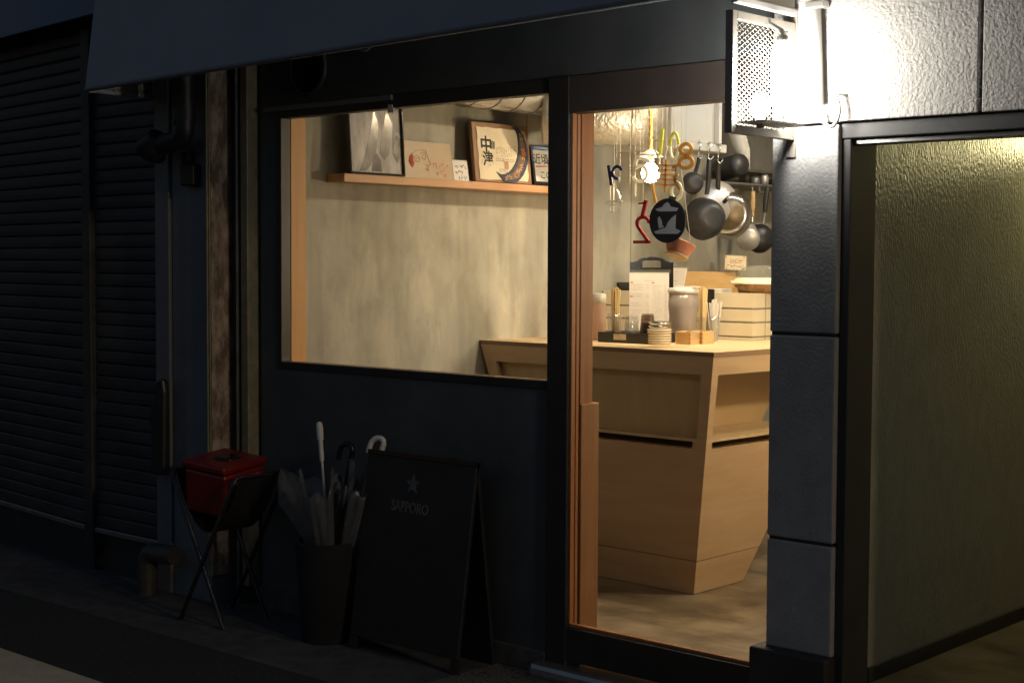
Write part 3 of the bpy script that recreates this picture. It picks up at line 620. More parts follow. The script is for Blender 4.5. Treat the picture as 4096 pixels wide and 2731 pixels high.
a_ = r8(1070, 625); k_.text(F, '音', .042, a_[0], a_[1], .026, .0268, off=.001); k_.build('brush_letters', 'ink', mo)
k_ = MB(); rng = random.Random(11)
for i in range(9):
    for j in range(5): a_ = r8(1135+i*47, 650+j*36); scrib(k_, F, a_[0], a_[1]-.010, .014, .010, .0014, .026, .0266, 1)
k_.build('small_script', 'grayink', mo); k_ = MB()
for yy_ in (848, 882): a_ = r8(1115, yy_); scrib(k_, F, a_[0], a_[1]-.006, .14, .005, .0012, .026, .0266, 22)
k_.build('script_line', 'grayink', mo); k_ = MB()
for yy_ in range(760, 950, 30): a_ = r8(835, yy_); scrib(k_, F, a_[0], a_[1], .011, .009, .0012, .026, .0266, 1)
k_.build('side_script', 'grayink', mo); k_ = MB()
for yy_ in (1060, 1085, 1115): a_ = r8(1160, yy_); scrib(k_, F, a_[0], a_[1], .065, .004, .0008, .026, .0266, 10)
k_.build('footer_script', 'grayink', mo)
a_ = r8(1325, 990); sl = MB().fbox(F, a_[0]-.015, a_[0]+.015, a_[1]-.019, a_[1]+.017, .026, .0266); sl.build('seal', mat('seal_red', (.40, .16, .12), (.55, .35, .26), .8, scale=90), mo)
# black framed notice
F, w_, h = picture(1.585, 1.90, 2.093)
bn = thing('framed_notice', 'black framed white notice with brush characters and a red underline, right end of shelf', 'picture', F.o)
frame_bars(MB(), F, w_, h, .018, 0, .02).build('frame', 'gloss', bn, .002)
MB().fbox(F, .018, w_-.018, .018, h-.018, .0, .010).build('paper', 'paper', bn)
MB().text(F, '近頃', .058, .083, h-.068, .010, .0106, off=.0006).build('brush_letters', 'ink', bn); MB().text(F, 'この', .046, .108, .052, .010, .0106, off=.0004).build('brush_letters', 'ink', bn)
MB().poly(F, [(.035, h-.100), (.042, h-.108), (.10, h-.104), (.14, h-.100), (.14, h-.096), (.10, h-.098)], .010, .0107).build('underline', 'redink', bn)

# ------------------------------------------------------------------ things on the counter
def dep(P): return (P-CAM).dot(FW)
def sz(px, P): return px*dep(P)/FPX                 # a length in the photograph's pixels, at the distance of P
def on(x, y, z=CT): return pZ(*r5(x, y), z)
a, b = pY(*r5(368, 1066), 1.585), pY(*r5(900, 1082), 1.585); zt = pY(*r5(368, 958), 1.585).z
tr = thing('black_tray', 'low black box tray with a small paper label, holding chopsticks and glasses', 'tray', ((a.x+b.x)/2, 1.68, CT))
tb = MB().box(a.x, b.x, 1.585, 1.597, CT, zt).box(a.x, b.x, 1.788, 1.80, CT, zt).box(a.x, a.x+.012, 1.597, 1.788, CT, zt).box(b.x-.012, b.x, 1.597, 1.788, CT, zt).box(a.x+.012, b.x-.012, 1.597, 1.788, CT, CT+.006)
tb.build('box', 'black', tr, .0015)
F = Fr((0, 1.5845, 0), (1, 0, 0), (0, 0, 1)); q0, q1 = pY(*r5(534, 1040), 1.5845), pY(*r5(664, 985), 1.5845)
MB().fbox(F, q0.x, q1.x, q0.z, q1.z, 0, .0008).build('label', 'washi', tr)
k_ = MB(); rng = random.Random(2); scrib(k_, F, q0.x+.004, q1.z-.011, .045, .007, .001, .0008, .0012, 7); scrib(k_, F, q0.x+.028, q0.z+.004, .03, .007, .001, .0008, .0012, 4); k_.build('label_writing', 'grayink', tr)
def rods(o, n, r, z0, z1, sp, m, name, w_=.0035, seed=1):
    g = random.Random(seed); out = []
    for i in range(n):
        an, rr = g.uniform(0, 6.28), r*math.sqrt(g.random()); s1 = sp*g.uniform(.5, 1)
        p0 = V((o.x+rr*math.cos(an)*.6, o.y+rr*math.sin(an)*.6, z0)); p1 = V((o.x+rr*math.cos(an)*s1, o.y+rr*math.sin(an)*s1, z1+g.uniform(-.012, .010)))
        t = g.uniform(0, 1.5); u = V((math.cos(t), math.sin(t), 0))*w_; q = V((-math.sin(t), math.cos(t), 0))*w_*.8
        mb = MB().hexa([p0-u*.7-q*.7, p0+u*.7-q*.7, p0+u*.7+q*.7, p0-u*.7+q*.7, p1-u-q, p1+u-q, p1+u+q, p1-u+q]); out.append((mb, p0))
    return out
def jar(name, label, cat, o, r, h, m='clear', taper=.9):
    return tag(MB().lathe([(.0005, .003), (r*taper, .003), (r, h), (r-.0025, h), (r*taper-.0025, .008), (.0005, .008)], (0, 0, 0), (0, 0, 1), 28).build(name, m, at=(o.x, o.y, o.z)), label, cat)
jo = on(545, 1052); jo = V((pY(*r5(545, 1000), 1.70).x, 1.70, CT+.006))
jar('chopstick_jar', 'clear glass jar full of chopsticks at the left end of the black tray', 'jar', jo, .036, .135)
zc = pY(*r5(545, 512), 1.70).z
for mb, p0 in rods(jo, 15, .031, CT+.02, zc, 1.12, 'cham', 'chopstick', .0042, 4):
    tag(mb.build('chopstick', 'cham'), 'pale wooden chopstick in the jar at the left end of the black tray', 'chopstick', 'chopsticks in the left jar')
def tumbler(px, yy, ztop, lab, m, dz, sq=1.0):
    o = pY(*r5(px, 1000), yy); r0, r1, h = .040, .028, .092
    z0 = CT+.006+dz
    return tag(MB().lathe([(r0, 0), (r1+.003, h*.9), (r1, h), (.001, h), (.001, h-.006), (r1-.002, h-.008), (r0-.003, 0)], (0, 0, 0), (0, 0, 1), 28).build('tumbler', m, at=(o.x, yy, z0)), lab, 'glass')
tumbler(722, 1.70, 0, 'clear upturned tumbler, lower one of the left pair on the black tray', 'clear', 0)
tumbler(722, 1.70, 0, 'clear upturned tumbler, upper one of the left pair on the black tray', 'clear', .034)
tumbler(888, 1.71, 0, 'smoky upturned tumbler, lower one of the dark pair beside the clear ones', 'smoke', 0)
tumbler(888, 1.71, 0, 'smoky upturned tumbler, upper one of the dark pair beside the clear ones', 'smoke', .043)
po = on(1012, 1089); R_ = sz(127/2.6133, po); H_ = sz(158/2.6133, po); hp = H_/6
names = ['lowest', 'second from the bottom', 'third from the bottom', 'fourth from the bottom', 'fifth from the bottom', 'topmost']
pl0 = MB().lathe([(.0005, .0), (R_*.86, .0), (R_*.97, hp*.35), (R_, hp*.7), (R_, hp*.97), (R_*.97, hp*.99), (R_*.9, hp*.5), (.0005, hp*.45)], n=40)
plate = pl0.build('small_plate', mat('cream_glaze', (.70, .62, .46), (.74, .66, .5), .22, scale=4), at=(po.x, po.y, CT))
tag(plate, 'small cream plate, lowest of the stack at the front of the counter', 'plate', 'stack of small cream plates')
for i in range(1, 6): copy_tree(plate, (0, 0, hp*i), 'small cream plate, %s of the stack at the front of the counter' % names[i])
ash = MB().lathe([(.0005, .002), (R_*.80, .002), (R_*.9, .006), (R_*.9, .016), (R_*.86, .018), (R_*.78, .008), (.0005, .008)], n=32, wob=lambda a, h: 1+.015*(math.sin(a*16) > 0)).build('glass_dish', 'chrome', at=(po.x, po.y, CT+H_))
tag(ash, 'shiny ridged dish resting directly on the cream plates', 'dish'); copy_tree(ash, (0, 0, .0185), 'shiny ridged dish on top of another, above the cream plates')
# measuring boxes
def masu(A, Bc, Cc, ztop, lab, label=True):
    A, Bc, Cc = (V((q.x, q.y, CT)) for q in (A, Bc, Cc)); Dc = A+Cc-Bc; h = ztop-CT
    t = thing('cypress_box', lab, 'box', (A+Cc)/2); u, v_ = (A-Bc), (Cc-Bc); tu, tv = u.normalized()*.009, v_.normalized()*.009; zz = V((0, 0, h))
    m = MB()
    for p0, d, th in ((Bc, u, tv), (Dc, -u, -tv), (Bc+tv, v_-2*tv, tu), (Dc-tv, -(v_-2*tv), -tu)): m.prism([p0, p0+d, p0+d+th, p0+th], zz)
    m.prism([Bc+tu+tv, A-tu+tv, Dc-tu-tv, Cc+tu-tv], (0, 0, .008)).build('box', 'masu', t, .001)
    j = MB(); n1 = v_.normalized().cross(V((0, 0, 1))); 
    for cpt, ds in ((Bc, (u.normalized(), v_.normalized())),):
        for k in range(3):
            for d, o_ in ((ds[0], -ds[1]), ):
                q = cpt+V((0, 0, h*(.12+k*.3))); j.prism([q+o_*.0008, q+d*.012+o_*.0008, q+d*.012+o_*.0008+V((0, 0, h*.15)), q+o_*.0008+V((0, 0, h*.15))], -o_*.0016)
    j.build('finger_joint', mat('end_grain', (.46, .22, .09), None, .6), t)
    if label:
        n2 = V((v_.y, -v_.x, 0)).normalized(); 
        if n2.dot(u) > 0: n2 = -n2
        F = Fr(Bc+n2*.0004, v_, (0, 0, 1)); L_ = v_.length
        if F.n.dot(n2) < 0: F.n = -F.n
        MB().fbox(F, L_*.12, L_*.96, h*.42, h*.96, 0, .0006).build('label', 'kraft', t)
        k_ = MB(); scrib(k_, F, L_*.16, h*.72, L_*.5, h*.13, .001, .0006, .001, 6); scrib(k_, F, L_*.45, h*.52, L_*.42, h*.13, .001, .0006, .001, 4); k_.build('label_writing', 'grayink', t)
A, Bc, Cc = on(1180, 1084), on(1337, 1097), on(1450, 1088); zt = pY(*r5(1337, 966), Bc.y).z
masu(A, Bc, Cc, zt, 'square cypress wood box with finger joints and a paper label, left of two')
B2, C2 = on(1463, 1091), on(1580, 1083); masu(B2+(A-Bc)*.9, B2, C2, pY(*r5(1463, 958), B2.y).z, 'square cypress wood box without a label, right of two', False)
# lidded plastic tub
co = on(1262, 1066); co.y += .05; co.x = pY(*r5(1262, 800), co.y).x; R_ = sz(158/2.6133, co); hz = lambda y: pY(*r5(1262, y), co.y).z-CT
tu = thing('plastic_tub', 'frosted plastic tub with a white lid behind the cypress boxes', 'tub', (co.x, co.y, CT))
MB().lathe([(.0005, .002), (R_*.80, .002), (R_*.88, hz(870)), (R_*.93, hz(800)), (R_, hz(700)), (R_*.98, hz(560)), (R_*.96, hz(560)), (R_*.97, hz(700)), (R_*.9, hz(800)), (R_*.78, .006)], (co.x, co.y, CT), (0, 0, 1), 36).build('body', 'plast', tu)
MB().lathe([(R_*.97, hz(556)), (R_*1.03, hz(550)), (R_*1.03, hz(520)), (R_*.98, hz(508)), (R_*.98, hz(500)), (.001, hz(496))], (co.x, co.y, CT), (0, 0, 1), 40).build('lid', 'white', tu)
MB().lathe([(.001, .004), (R_*.70, .004), (R_*.74, hz(720)), (R_*.5, hz(690)), (.001, hz(700))], (co.x, co.y, CT), (0, 0, 1), 24, wob=lambda a, h: 1+.05*math.sin(a*5+h*40)).build('napkins', 'paper', tu)
tag(MB().poly(Fr((co.x, co.y, CT+hz(494)), (1, .2, 0), (-.2, 1, 0)), [(-.02, -.05), (.085, -.035), (.08, .03), (-.03, .02)], 0, .005).build('folded_paper', 'paper'), 'folded white paper lying on the lid of the plastic tub', 'paper')
# second chopstick jar and straw glass
jo = on(1462, 1075); jo.y += .16; jo.x = pY(*r5(1462, 900), jo.y).x; zc = pY(*r5(1462, 500), jo.y).z
jar('chopstick_jar', 'clear jar of chopsticks between the plastic tub and the straws', 'jar', jo, .034, .12)
for mb, p0 in rods(jo, 12, .028, CT+.01, zc, 1.0, 'cham', 'chopstick', .0042, 9):
    tag(mb.build('chopstick', 'cham'), 'pale wooden chopstick in the jar beside the straws', 'chopstick', 'chopsticks in the right jar')
so = on(1545, 1070); so.y += .03
jar('straw_glass', 'tall clear glass of white wrapped straws at the end of the row', 'glass', so, sz(66/2.6133, so), pY(*r5(1545, 800), so.y).z-CT, taper=.7)
zc = pY(*r5(1560, 640), so.y).z
for mb, p0 in rods(so, 18, .026, CT+.012, zc, 1.75, 'straw', 'straw', .0032, 21):
    tag(mb.build('wrapped_straw', 'straw'), 'white paper wrapped straw in the tall glass', 'straw', 'wrapped straws in the glass')
pk = V((pY(*r5(372, 900), 1.74).x, 1.74, CT))
pc = thing('pink_container', 'pinkish plastic container with a pale cap, half behind the door jamb', 'container', pk)
hk = lambda y: pY(*r5(372, y), 1.74).z-CT
MB().lathe([(.0005, .001), (.036, .001), (.039, .01), (.039, hk(665)), (.036, hk(655))], pk, (0, 0, 1), 28).build('body', 'pinkpl', pc)
MB().lathe([(.037, hk(655)), (.040, hk(650)), (.040, hk(570)), (.034, hk(556)), (.0005, hk(554))], pk, (0, 0, 1), 28).build('cap', 'cream', pc)
# menu board
YB = 2.02; bc = pY(*r5(930, 800), YB); vx = V((_cy, _sy, 0)); zb = lambda y: pY(*r5(930, y), YB).z
F = Fr((bc.x, bc.y, CT), vx, V((0, 0, 1))+V((-_sy, _cy, 0))*.06); W_ = sz(228/2.6133, bc)
mn = thing('menu_board', 'black clipboard with a handle slot holding printed menu sheets', 'menu', (bc.x, bc.y, CT))
h1 = zb(232)-CT; ha = zb(178)-CT
def bez(a, b, n=8): return [(a[0]+(b[0]-a[0])*i/n, a[1]+(b[1]-a[1])*(.5-.5*math.cos(math.pi*i/n))) for i in range(n+1)]
arch = [(-W_, 0), (W_, 0), (W_, h1), (W_*.84, h1)] + [(W_*.66*math.cos(t)+0, h1+.002+(ha-h1)*math.sin(t)) for t in [math.pi*i/14 for i in range(1, 14)]] + [(-W_*.84, h1), (-W_, h1)]
hb = zb(288)-CT; ht = zb(222)-CT; hw = W_*.42
bm = MB(); 
bm.poly(F, [(-W_, 0), (W_, 0), (W_, hb), (-W_, hb)], 0, .006)
bm.poly(F, [(-W_, hb), (-hw, hb), (-hw, ht), (-hw*.7, ht+.004), (hw*.7, ht+.004), (hw, ht), (hw, hb), (W_, hb)] + arch[2:], 0, .006)
bm.build('board', 'gloss', mn)
pw, ph0, ph1 = W_*.90, .012, zb(338)-CT
MB().fbox(F, -W_*1.02, W_*.80, ph0, ph1, .0065, .008).build('menu_sheet', mat('shaded_white_paper', (.58, .55, .51), (.62, .59, .55), .7, scale=5), mn)  # white sheet, shade put into its colour as a greyer tone
MB().fbox(F, -W_*.98, W_*.86, ph1-.004, ph1+.014, .006, .011).build('plastic_sleeve', 'wrap', mn)
k_ = MB(); kr = MB(); rng = random.Random(8)
scrib(k_, F, -W_*.35, ph1-.045, .05, .005, .001, .008, .0084, 10)
for i in range(17):
    yy = ph1-.066-i*.0118
    if i in (3, 6, 7, 10): continue
    scrib(k_, F, -W_*.97, yy, W_*rng.uniform(.4, .6), .0045, .0009, .008, .0084); scrib(k_, F, -W_*.28, yy, W_*.16, .0045, .001, .008, .0084, 3)
for i in range(22):
    yy = ph1-.07-i*.0095; scrib(k_, F, W_*.02, yy, W_*rng.uniform(.3, .48), .004, .0009, .008, .0084); scrib(k_, F, W_*.58, yy, W_*.13, .004, .001, .008, .0084, 3)
for x_, y_ in ((-.97, ph1-.056), (0.0, ph1-.058), (-.99, ph1-.128)): kr.poly(F, [(W_*x_, y_), (W_*x_+.018, y_+.003), (W_*x_+.010, y_+.008), (W_*x_+.002, y_+.008)], .008, .0085)
k_.build('printed_lines', 'grayink', mn); kr.build('red_marks', 'redink', mn)
# paper stand, black card, tiled ledge and what is on it
TY = 2.262; TX = -4.213; TZ = 1.3525
le = thing('tiled_ledge', 'cream tiled raised ledge with grey joints at the back of the counter', 'ledge', (-4.6, 2.4, CT))
MB().box(-5.19, TX-.004, TY+.004, 2.80, CT, TZ-.004).build('core', 'grout', le)
rows = [TZ]+[pY(*r5(1990, y), TY).z for y in (722, 866, 1018)]+[CT+.0]
tl = MB(); ts = MB(); tt = MB()
for i in range(4):
    z1_, z0_ = rows[i]-(.0045 if i else 0), rows[i+1]+(.0045 if i < 3 else .001)
    for xa, xb in ((-5.18, -4.93), (-4.922, TX-.0045-.25), (TX-.25+.0035, TX)): tl.box(xa, xb, TY, TY+.01, z0_, z1_)
    for ya_, yb_ in ((TY+.01, TY+.115), (TY+.124, TY+.36), (TY+.369, 2.79)): ts.box(TX-.01, TX, ya_, yb_, z0_, z1_)
tt.box(-5.18, TX-.0105, TY+.0105, 2.79, TZ-.006, TZ-.0005)
tl.build('front_tiles', 'tile', le, .0015); ts.build('side_tiles', 'tile', le, .0015); tt.build('top_tiles', 'tile', le)
q = pY(*r5(1548, 512), 2.2); q2 = pY(*r5(1582, 512), 2.2)
tag(MB().box(q.x-.035, q2.x, 2.2, 2.212, CT, q.z).build('black_card_holder', 'gloss', bevel=.006), 'glossy black upright card holder behind the straws', 'holder')
YP = 2.30
pp = [pY(*r5(x, y), YP) for x, y in ((1120, 290), (1305, 292), (1258, 520), (1110, 520))]
ws = thing('paper_stand', 'white leaflet in a clear stand, right of the menu board', 'leaflet', pp[3])
MB().prism(pp, (0, .003, 0)).build('leaflet', 'paper', ws)
MB().prism([pp[0]+V((-.004, -.003, .007)), pp[1]+V((.004, -.003, .007)), pp[1]+V((.004, -.003, .0)), pp[0]+V((-.004, -.003, .0))], (0, .008, 0)).build('clear_edge', 'wrap', ws)
k_ = MB(); F = Fr((0, YP, 0), (1, 0, 0), (0, 0, 1))
for x_, y_ in ((1170, 335), (1168, 430)): q = pY(*r5(x_, y_), YP); scrib(k_, F, q.x, q.z, .02, .004, .0009, 0, .0005, 5)
k_.build('printed_lines', 'grayink', ws)
YW = 2.52; wp = [pY(*r5(x, y), YW) for x, y in ((1240, 325), (1835, 340), (1835, 570), (1200, 570))]
for q_ in wp[2:]: q_.z = TZ
tag(MB().prism(wp, (0, .015, 0)).build('wooden_board', 'masu', bevel=.002), 'plain tan wooden board standing on the tiled ledge', 'board')
sg_ = [pY(*r5(x, y), 2.50) for x, y in ((1700, 160), (1918, 170), (1915, 318), (1697, 308))]
sc_ = thing('price_card', 'small cream handwritten card clipped above the wooden board', 'card', sg_[3])
MB().prism(sg_, (0, .002, 0)).build('card', 'washi', sc_)
F = Fr(sg_[3]+V((0, -.0002, 0)), sg_[2]-sg_[3], (0, 0, 1)); w_, h = (sg_[2]-sg_[3]).length, (sg_[0]-sg_[3]).length
MB().fbox(F, -.004, w_+.008, -.004, h+.002, -.005, -.003).build('plastic_sleeve', 'wrap', sc_)
k_ = MB(); rng = random.Random(31); scrib(k_, F, w_*.12, h*.62, w_*.72, h*.16, .0022, 0, .0005, 6); scrib(k_, F, w_*.1, h*.22, w_*.8, h*.14, .0018, 0, .0005, 8); k_.build('handwriting', 'ink', sc_)
kr = MB().stroke(F, [(w_*.25, h*.5), (w_*.78, h*.53)], .0026, 0, .0005)
for a_, b_ in ((.06, .92), (.92, .92), (.07, .1), (.9, .1)): kr.fbox(F, w_*a_-.004, w_*a_+.004, h*b_-.004, h*b_+.003, 0, .0005)
kr.build('red_marks', 'redink', sc_)
q = pY(*r5(1815, 310), 2.505); MB().box(q.x-.004, q.x+.004, 2.503, 2.545, q.z-.03, q.z+.012).build('clip', 'greyc', sc_)
q = pY(*r5(1645, 548), 2.42); tw = MB()
for k in range(3): tw.box(q.x-.06+.003*k, q.x+.055-.004*k, 2.36, 2.46, TZ+.0002+k*.006, TZ+.0055+k*.006)
tag(tw.build('folded_towels', 'paper', bevel=.002), 'folded white towels lying on the tiled ledge', 'towels')
q = pY(*r5(1825, 540), 2.36)
tag(MB().box(q.x-.018, q.x+.006, 2.34, 2.38, TZ, TZ+.026).box(q.x+.007, q.x+.02, 2.335, 2.38, TZ, TZ+.03).build('wooden_block', 'masu', bevel=.001), 'small wooden block left of the wicker basket', 'block')
bo = pY(*r5(2040, 560), 2.44); bo = V((bo.x+.012, 2.44, TZ))
bk = thing('wicker_basket', 'shallow brown wicker basket lined with yellow cloth on the tiled ledge', 'basket', bo)
MB().lathe([(.0005, .001), (.105, .001), (.125, .03), (.138, .058), (.130, .058), (.116, .03), (.10, .008)], bo, (0, 0, 1), 40, wob=lambda a, h: 1+.012*math.sin(a*34+h*400)).build('weave', 'wick', bk)
cl2 = MB().lathe([(.134, .056), (.150, .062), (.147, .046)] , bo, (0, 0, 1), 44, wob=lambda a, h: 1+.05*math.sin(a*5+1)+.03*math.sin(a*11)); 
cl2.lathe([(.146, .050), (.13, .075), (.10, .078), (.05, .07), (.001, .068)], bo, (0, 0, 1), 36, wob=lambda a, h: 1+.06*math.sin(a*4+h*30)).build('lining_cloth', 'cloth', bk)
tag(MB().lathe([(.12, .0), (.115, .03), (.09, .055), (.05, .068), (.001, .07)], (0, 0, 0), (0, 0, 1), 30, wob=lambda a, h: 1+.10*math.sin(a*3+h*60)+.05*math.sin(a*8-h*90)).build('wrapped_food', 'wrap', at=(bo.x+.01, bo.y, bo.z+.074)), 'bundle in crinkled clear plastic lying in the wicker basket', 'food')
bp = pY(*r5(560, 520), 2.45); bp.z = TZ
kp = thing('small_pan', 'small dark pan with its handle to the left, behind the chopsticks', 'pan', bp)
MB().lathe([(.0005, .0), (.09, .0), (.10, .03), (.10, .045), (.093, .045), (.085, .01), (.0005, .008)], bp+V((.12, .02, 0)), (0, 0, 1), 32).build('bowl', 'iron', kp)
MB().tube([bp+V((.03, 0, .04)), bp+V((-.06, -.02, .055)), bp+V((-.13, -.04, .06))], [.010, .012, .009], 8).build('handle', 'black', kp)

# ------------------------------------------------------------------ kitchen wall: hood, shelf, hanging pans
HX = -4.80
h0, h1_ = pX(*r4(1032, 370), HX), pX(*r4(1515, 460), HX); hz_ = pX(*r4(1130, 385), HX).z
hd = thing('range_hood', 'cream range hood with a flat lip and hooks, above the hanging pans', 'hood', (HX, h0.y, hz_))
MB().box(-5.19, HX, h0.y, h1_.y-.02, hz_, 2.69).build('hood_panel', 'cream', hd, .004)
MB().box(-5.19, HX+.012, h0.y+.03, h1_.y+.03, hz_-.045, hz_-.001).build('lip', 'cream', hd, .004)
MB().box(HX+.001, HX+.03, h1_.y-.075, h1_.y-.045, hz_, 2.69).build('corner_strip', 'white', hd, .003)
def shook(px, y0, y1):
    a = pX(*r4(px, y0), HX+.02); b = pX(*r4(px, y1), HX+.02); c = .016
    return [a+V((-.008, 0, .0)), a+V((0, 0, .012)), a+V((.012, 0, 0)), (a*.5+b*.5)+V((.004, -.01, 0)), b+V((.0, -.012, .012)), b+V((.006, 0, 0)), b+V((.012, .014, .012)), b+V((.014, .018, .024))]
for px, ya_, yb_, lb in ((1300, 412, 560, 'leftmost'), (1395, 422, 572, 'middle'), (1487, 440, 605, 'rightmost')):
    tag(MB().tube(shook(px, ya_, yb_), .0042, 8).build('hanging_hook', 'chrome'), 'steel S hook on the cream hood lip, %s of three' % lb, 'hook')
PX = -4.83
def pan(name, label, c, R_, dp_, axis, m, hand=None, base=None, flat=.35):
    P = pX(*r4(*c), PX); ax = V(axis).normalized(); R_ = sz(R_/2.3756, P)
    t = thing(name, label, 'pan', P); pr = [(.0008, dp_)] + [(R_*flat*i/2, dp_*(1-.01*i)) for i in (1, 2)] + [(R_*(flat+(1-flat)*math.sin(i*math.pi/12)), dp_*math.cos(i*math.pi/12)) for i in range(1, 7)]
    pr += [(R_*1.02, -.004), (R_*.98, -.004), (R_*.93, .004), (R_*flat, dp_*.9), (.0008, dp_*.93)]
    MB().lathe(pr, P, ax, 44).build('bowl', m, t)
    if base: MB().lathe([(R_*base[0], dp_*base[2]), (R_*base[0]*.97, dp_*base[2]+.004), (.0008, dp_*base[2]+.005)], P, ax, 40).build('base', base[1], t)
    if hand:
        hm, pts, r_ = hand; Q = [pX(*r4(*q), PX+dx) for *q, dx in pts]; MB().tube(Q, r_, 10).build('handle', hm, t)
    return t, P, R_, ax
pan('iron_wok', 'small dark round pan hanging highest in the overlapping row', (1235, 790), 104, .05, (1, -.55, .05), 'iron', ('black', ((1262, 690, .0), (1290, 600, .01), (1300, 545, .01)), .011))
pan('steel_bowl_pan', 'big shiny steel pan with a scorched round base, hanging behind the wok', (1572, 1090), 226, .085, (.62, -.80, -.02), 'chrome', ('black', ((1477, 880, .0), (1478, 800, .01), (1482, 600, .01)), .014), (.62, 'bronze', .98), .64)
pan('iron_wok', 'large dark iron wok hanging in front of the shiny pan', (1335, 1130), 200, .12, (1, -.45, .03), 'iron', ('black', ((1370, 900, .03), (1388, 760, .04), (1392, 570, .02)), [.012, .015, .012]))
q = pX(*r4(1410, 930), PX+.01)
MB_ = MB().lathe([(.0008, .10), (.06, .098), (.135, .055), (.155, 0), (.15, 0), (.13, .05), (.0008, .092)], (0, 0, 0), V((1, -.4, .12)).normalized(), 36)
t_ = thing('dome_cover', 'bright steel dome lid hung between the dark wok and the shiny pan', 'lid', pX(*r4(1440, 1010), PX-.05)); MB_.v = [v_+t_.location for v_ in MB_.v]
MB_.build('dome', 'alum', t_); MB().tube([t_.location+V((.095, -.04, .02)), t_.location+V((.125, -.05, .04))], .012, 10).build('knob', 'black', t_)
# saucepan and small pan on the rail under the grey shelf
GS = pX(*r4(1560, 775), -4.93); g1 = pX(*r4(2050, 790), -4.93)
gs = thing('grey_shelf', 'narrow grey steel shelf on the kitchen wall beyond the hood', 'shelf', GS)
MB().box(-5.195, -4.93, GS.y, g1.y+.3, GS.z-.012, GS.z).build('board', 'greyc', gs, .003)
MB().tube([(-4.94, GS.y+.35, GS.z-.05), (-4.94, g1.y+.3, GS.z-.05)], .008, 8).box(-4.945, -4.935, GS.y+.35, GS.y+.36, GS.z-.05, GS.z-.01).build('rail', 'greyc', gs)
PX = -4.93
P = pX(*r4(1762, 1310), PX); R_ = sz(118/2.3756, P); ax = V((.55, -.75, -.25)).normalized()
sp_ = thing('saucepan', 'little aluminium saucepan with a wooden handle hanging from the rail', 'saucepan', P)
dn = V((0, 0, -1))
MB().lathe([(.0008, .055), (R_*.8, .055), (R_*.92, .045), (R_, -.03), (R_*1.06, -.05), (R_*1.0, -.05), (R_*.95, -.03), (R_*.8, .045), (.0008, .045)], P, ax, 40).build('bowl', 'alum', sp_)
Q = [pX(*r4(*q), PX) for q in ((1803, 1165), (1803, 1105))]; MB().tube(Q, .010, 10).build('ferrule', 'chrome', sp_)
MB().tube([pX(*r4(*q), PX) for q in ((1803, 1105), (1805, 990), (1810, 872))], [.012, .0165, .014], 12).build('handle', 'masu', sp_)
MB().tube([pX(*r4(*q), PX) for q in ((1811, 870), (1806, 840), (1800, 818))], .007, 8).build('loop', 'chrome', sp_)
P = pX(*r4(1880, 1315), PX+.05); R_ = sz(112/2.3756, P)
fp_ = thing('frying_pan', 'dark frying pan with a black handle, furthest right of the hanging pans', 'pan', P)
MB().lathe([(.0008, .03), (R_*.75, .03), (R_*1.0, 0), (R_*1.24, -.02), (R_*1.2, -.022), (R_*.97, -.003), (R_*.73, .024), (.0008, .024)], P, V((.8, -.75, .05)).normalized(), 40, xs=1).build('bowl', 'iron', fp_)
MB().tube([pX(*r4(*q), PX+.05) for q in ((1905, 1185), (1918, 1120), (1925, 1060))], .009, 8).build('neck', 'greyc', fp_)
MB().tube([pX(*r4(*q), PX+.05) for q in ((1922, 1070), (1932, 950), (1950, 825))], [.012, .017, .015], 10).build('handle', 'black', fp_)
# dark pot, steel cabinet beyond
P = pX(*r4(1600, 640), -5.02); R_ = sz(105/2.3756, P)
dpn = thing('dark_pot', 'big dark pot leaning on the grey shelf behind the hood hooks', 'pot', P)
MB().lathe([(.0008, .10), (R_*.9, .10), (R_, .08), (R_*1.02, -.10), (R_*.97, -.10), (R_*.95, .07), (.0008, .09)], P, V((1, -.35, .15)).normalized(), 40).build('body', 'iron', dpn)
sd = [pX(*r4(*q), -5.0) for q in ((1720, 330), (1990, 400), (1985, 700), (1725, 700))]
sc2 = thing('steel_cabinet', 'pale grey steel cabinet on the kitchen wall, right of the hood', 'cabinet', sd[3])
MB().box(-5.195, -5.0, sd[3].y, sd[1].y+.25, sd[2].z, 2.69).build('body', 'alu', sc2, .004)
MB().box(-5.0, -4.99, sd[3].y+.02, sd[1].y-.01, sd[2].z+.012, 2.67).build('door', 'alu', sc2, .003)
P = pX(*r4(1660, 330), -5.0)
tag(MB().tube([(P.x, P.y-.03, 2.69), (P.x, P.y, P.z), (P.x+.02, P.y+.03, P.z-.10), (P.x+.03, P.y+.075, P.z-.2)], [.05, .05, .045, .01], 16).build('hood_duct', 'white'), 'white curved duct coming down beside the cream hood', 'duct')
it = MB()
for k, (yy, r_, h) in enumerate(((.45, .03, .05), (.55, .025, .07), (.66, .035, .045), (.78, .02, .06))):
    tag(MB().lathe([(.0008, 0), (r_, 0), (r_*1.05, h*.8), (r_*.7, h), (.0008, h)], (0, 0, 0), (0, 0, 1), 18).build('kitchen_tin', ('greyc', 'alum', 'iron', 'chrome')[k], at=(-5.03, GS.y+yy, GS.z)), ('wide grey tin on the grey steel shelf', 'tall bright tin on the grey steel shelf', 'squat dark tin on the grey steel shelf', 'slim polished tin on the grey steel shelf')[k], 'tin')

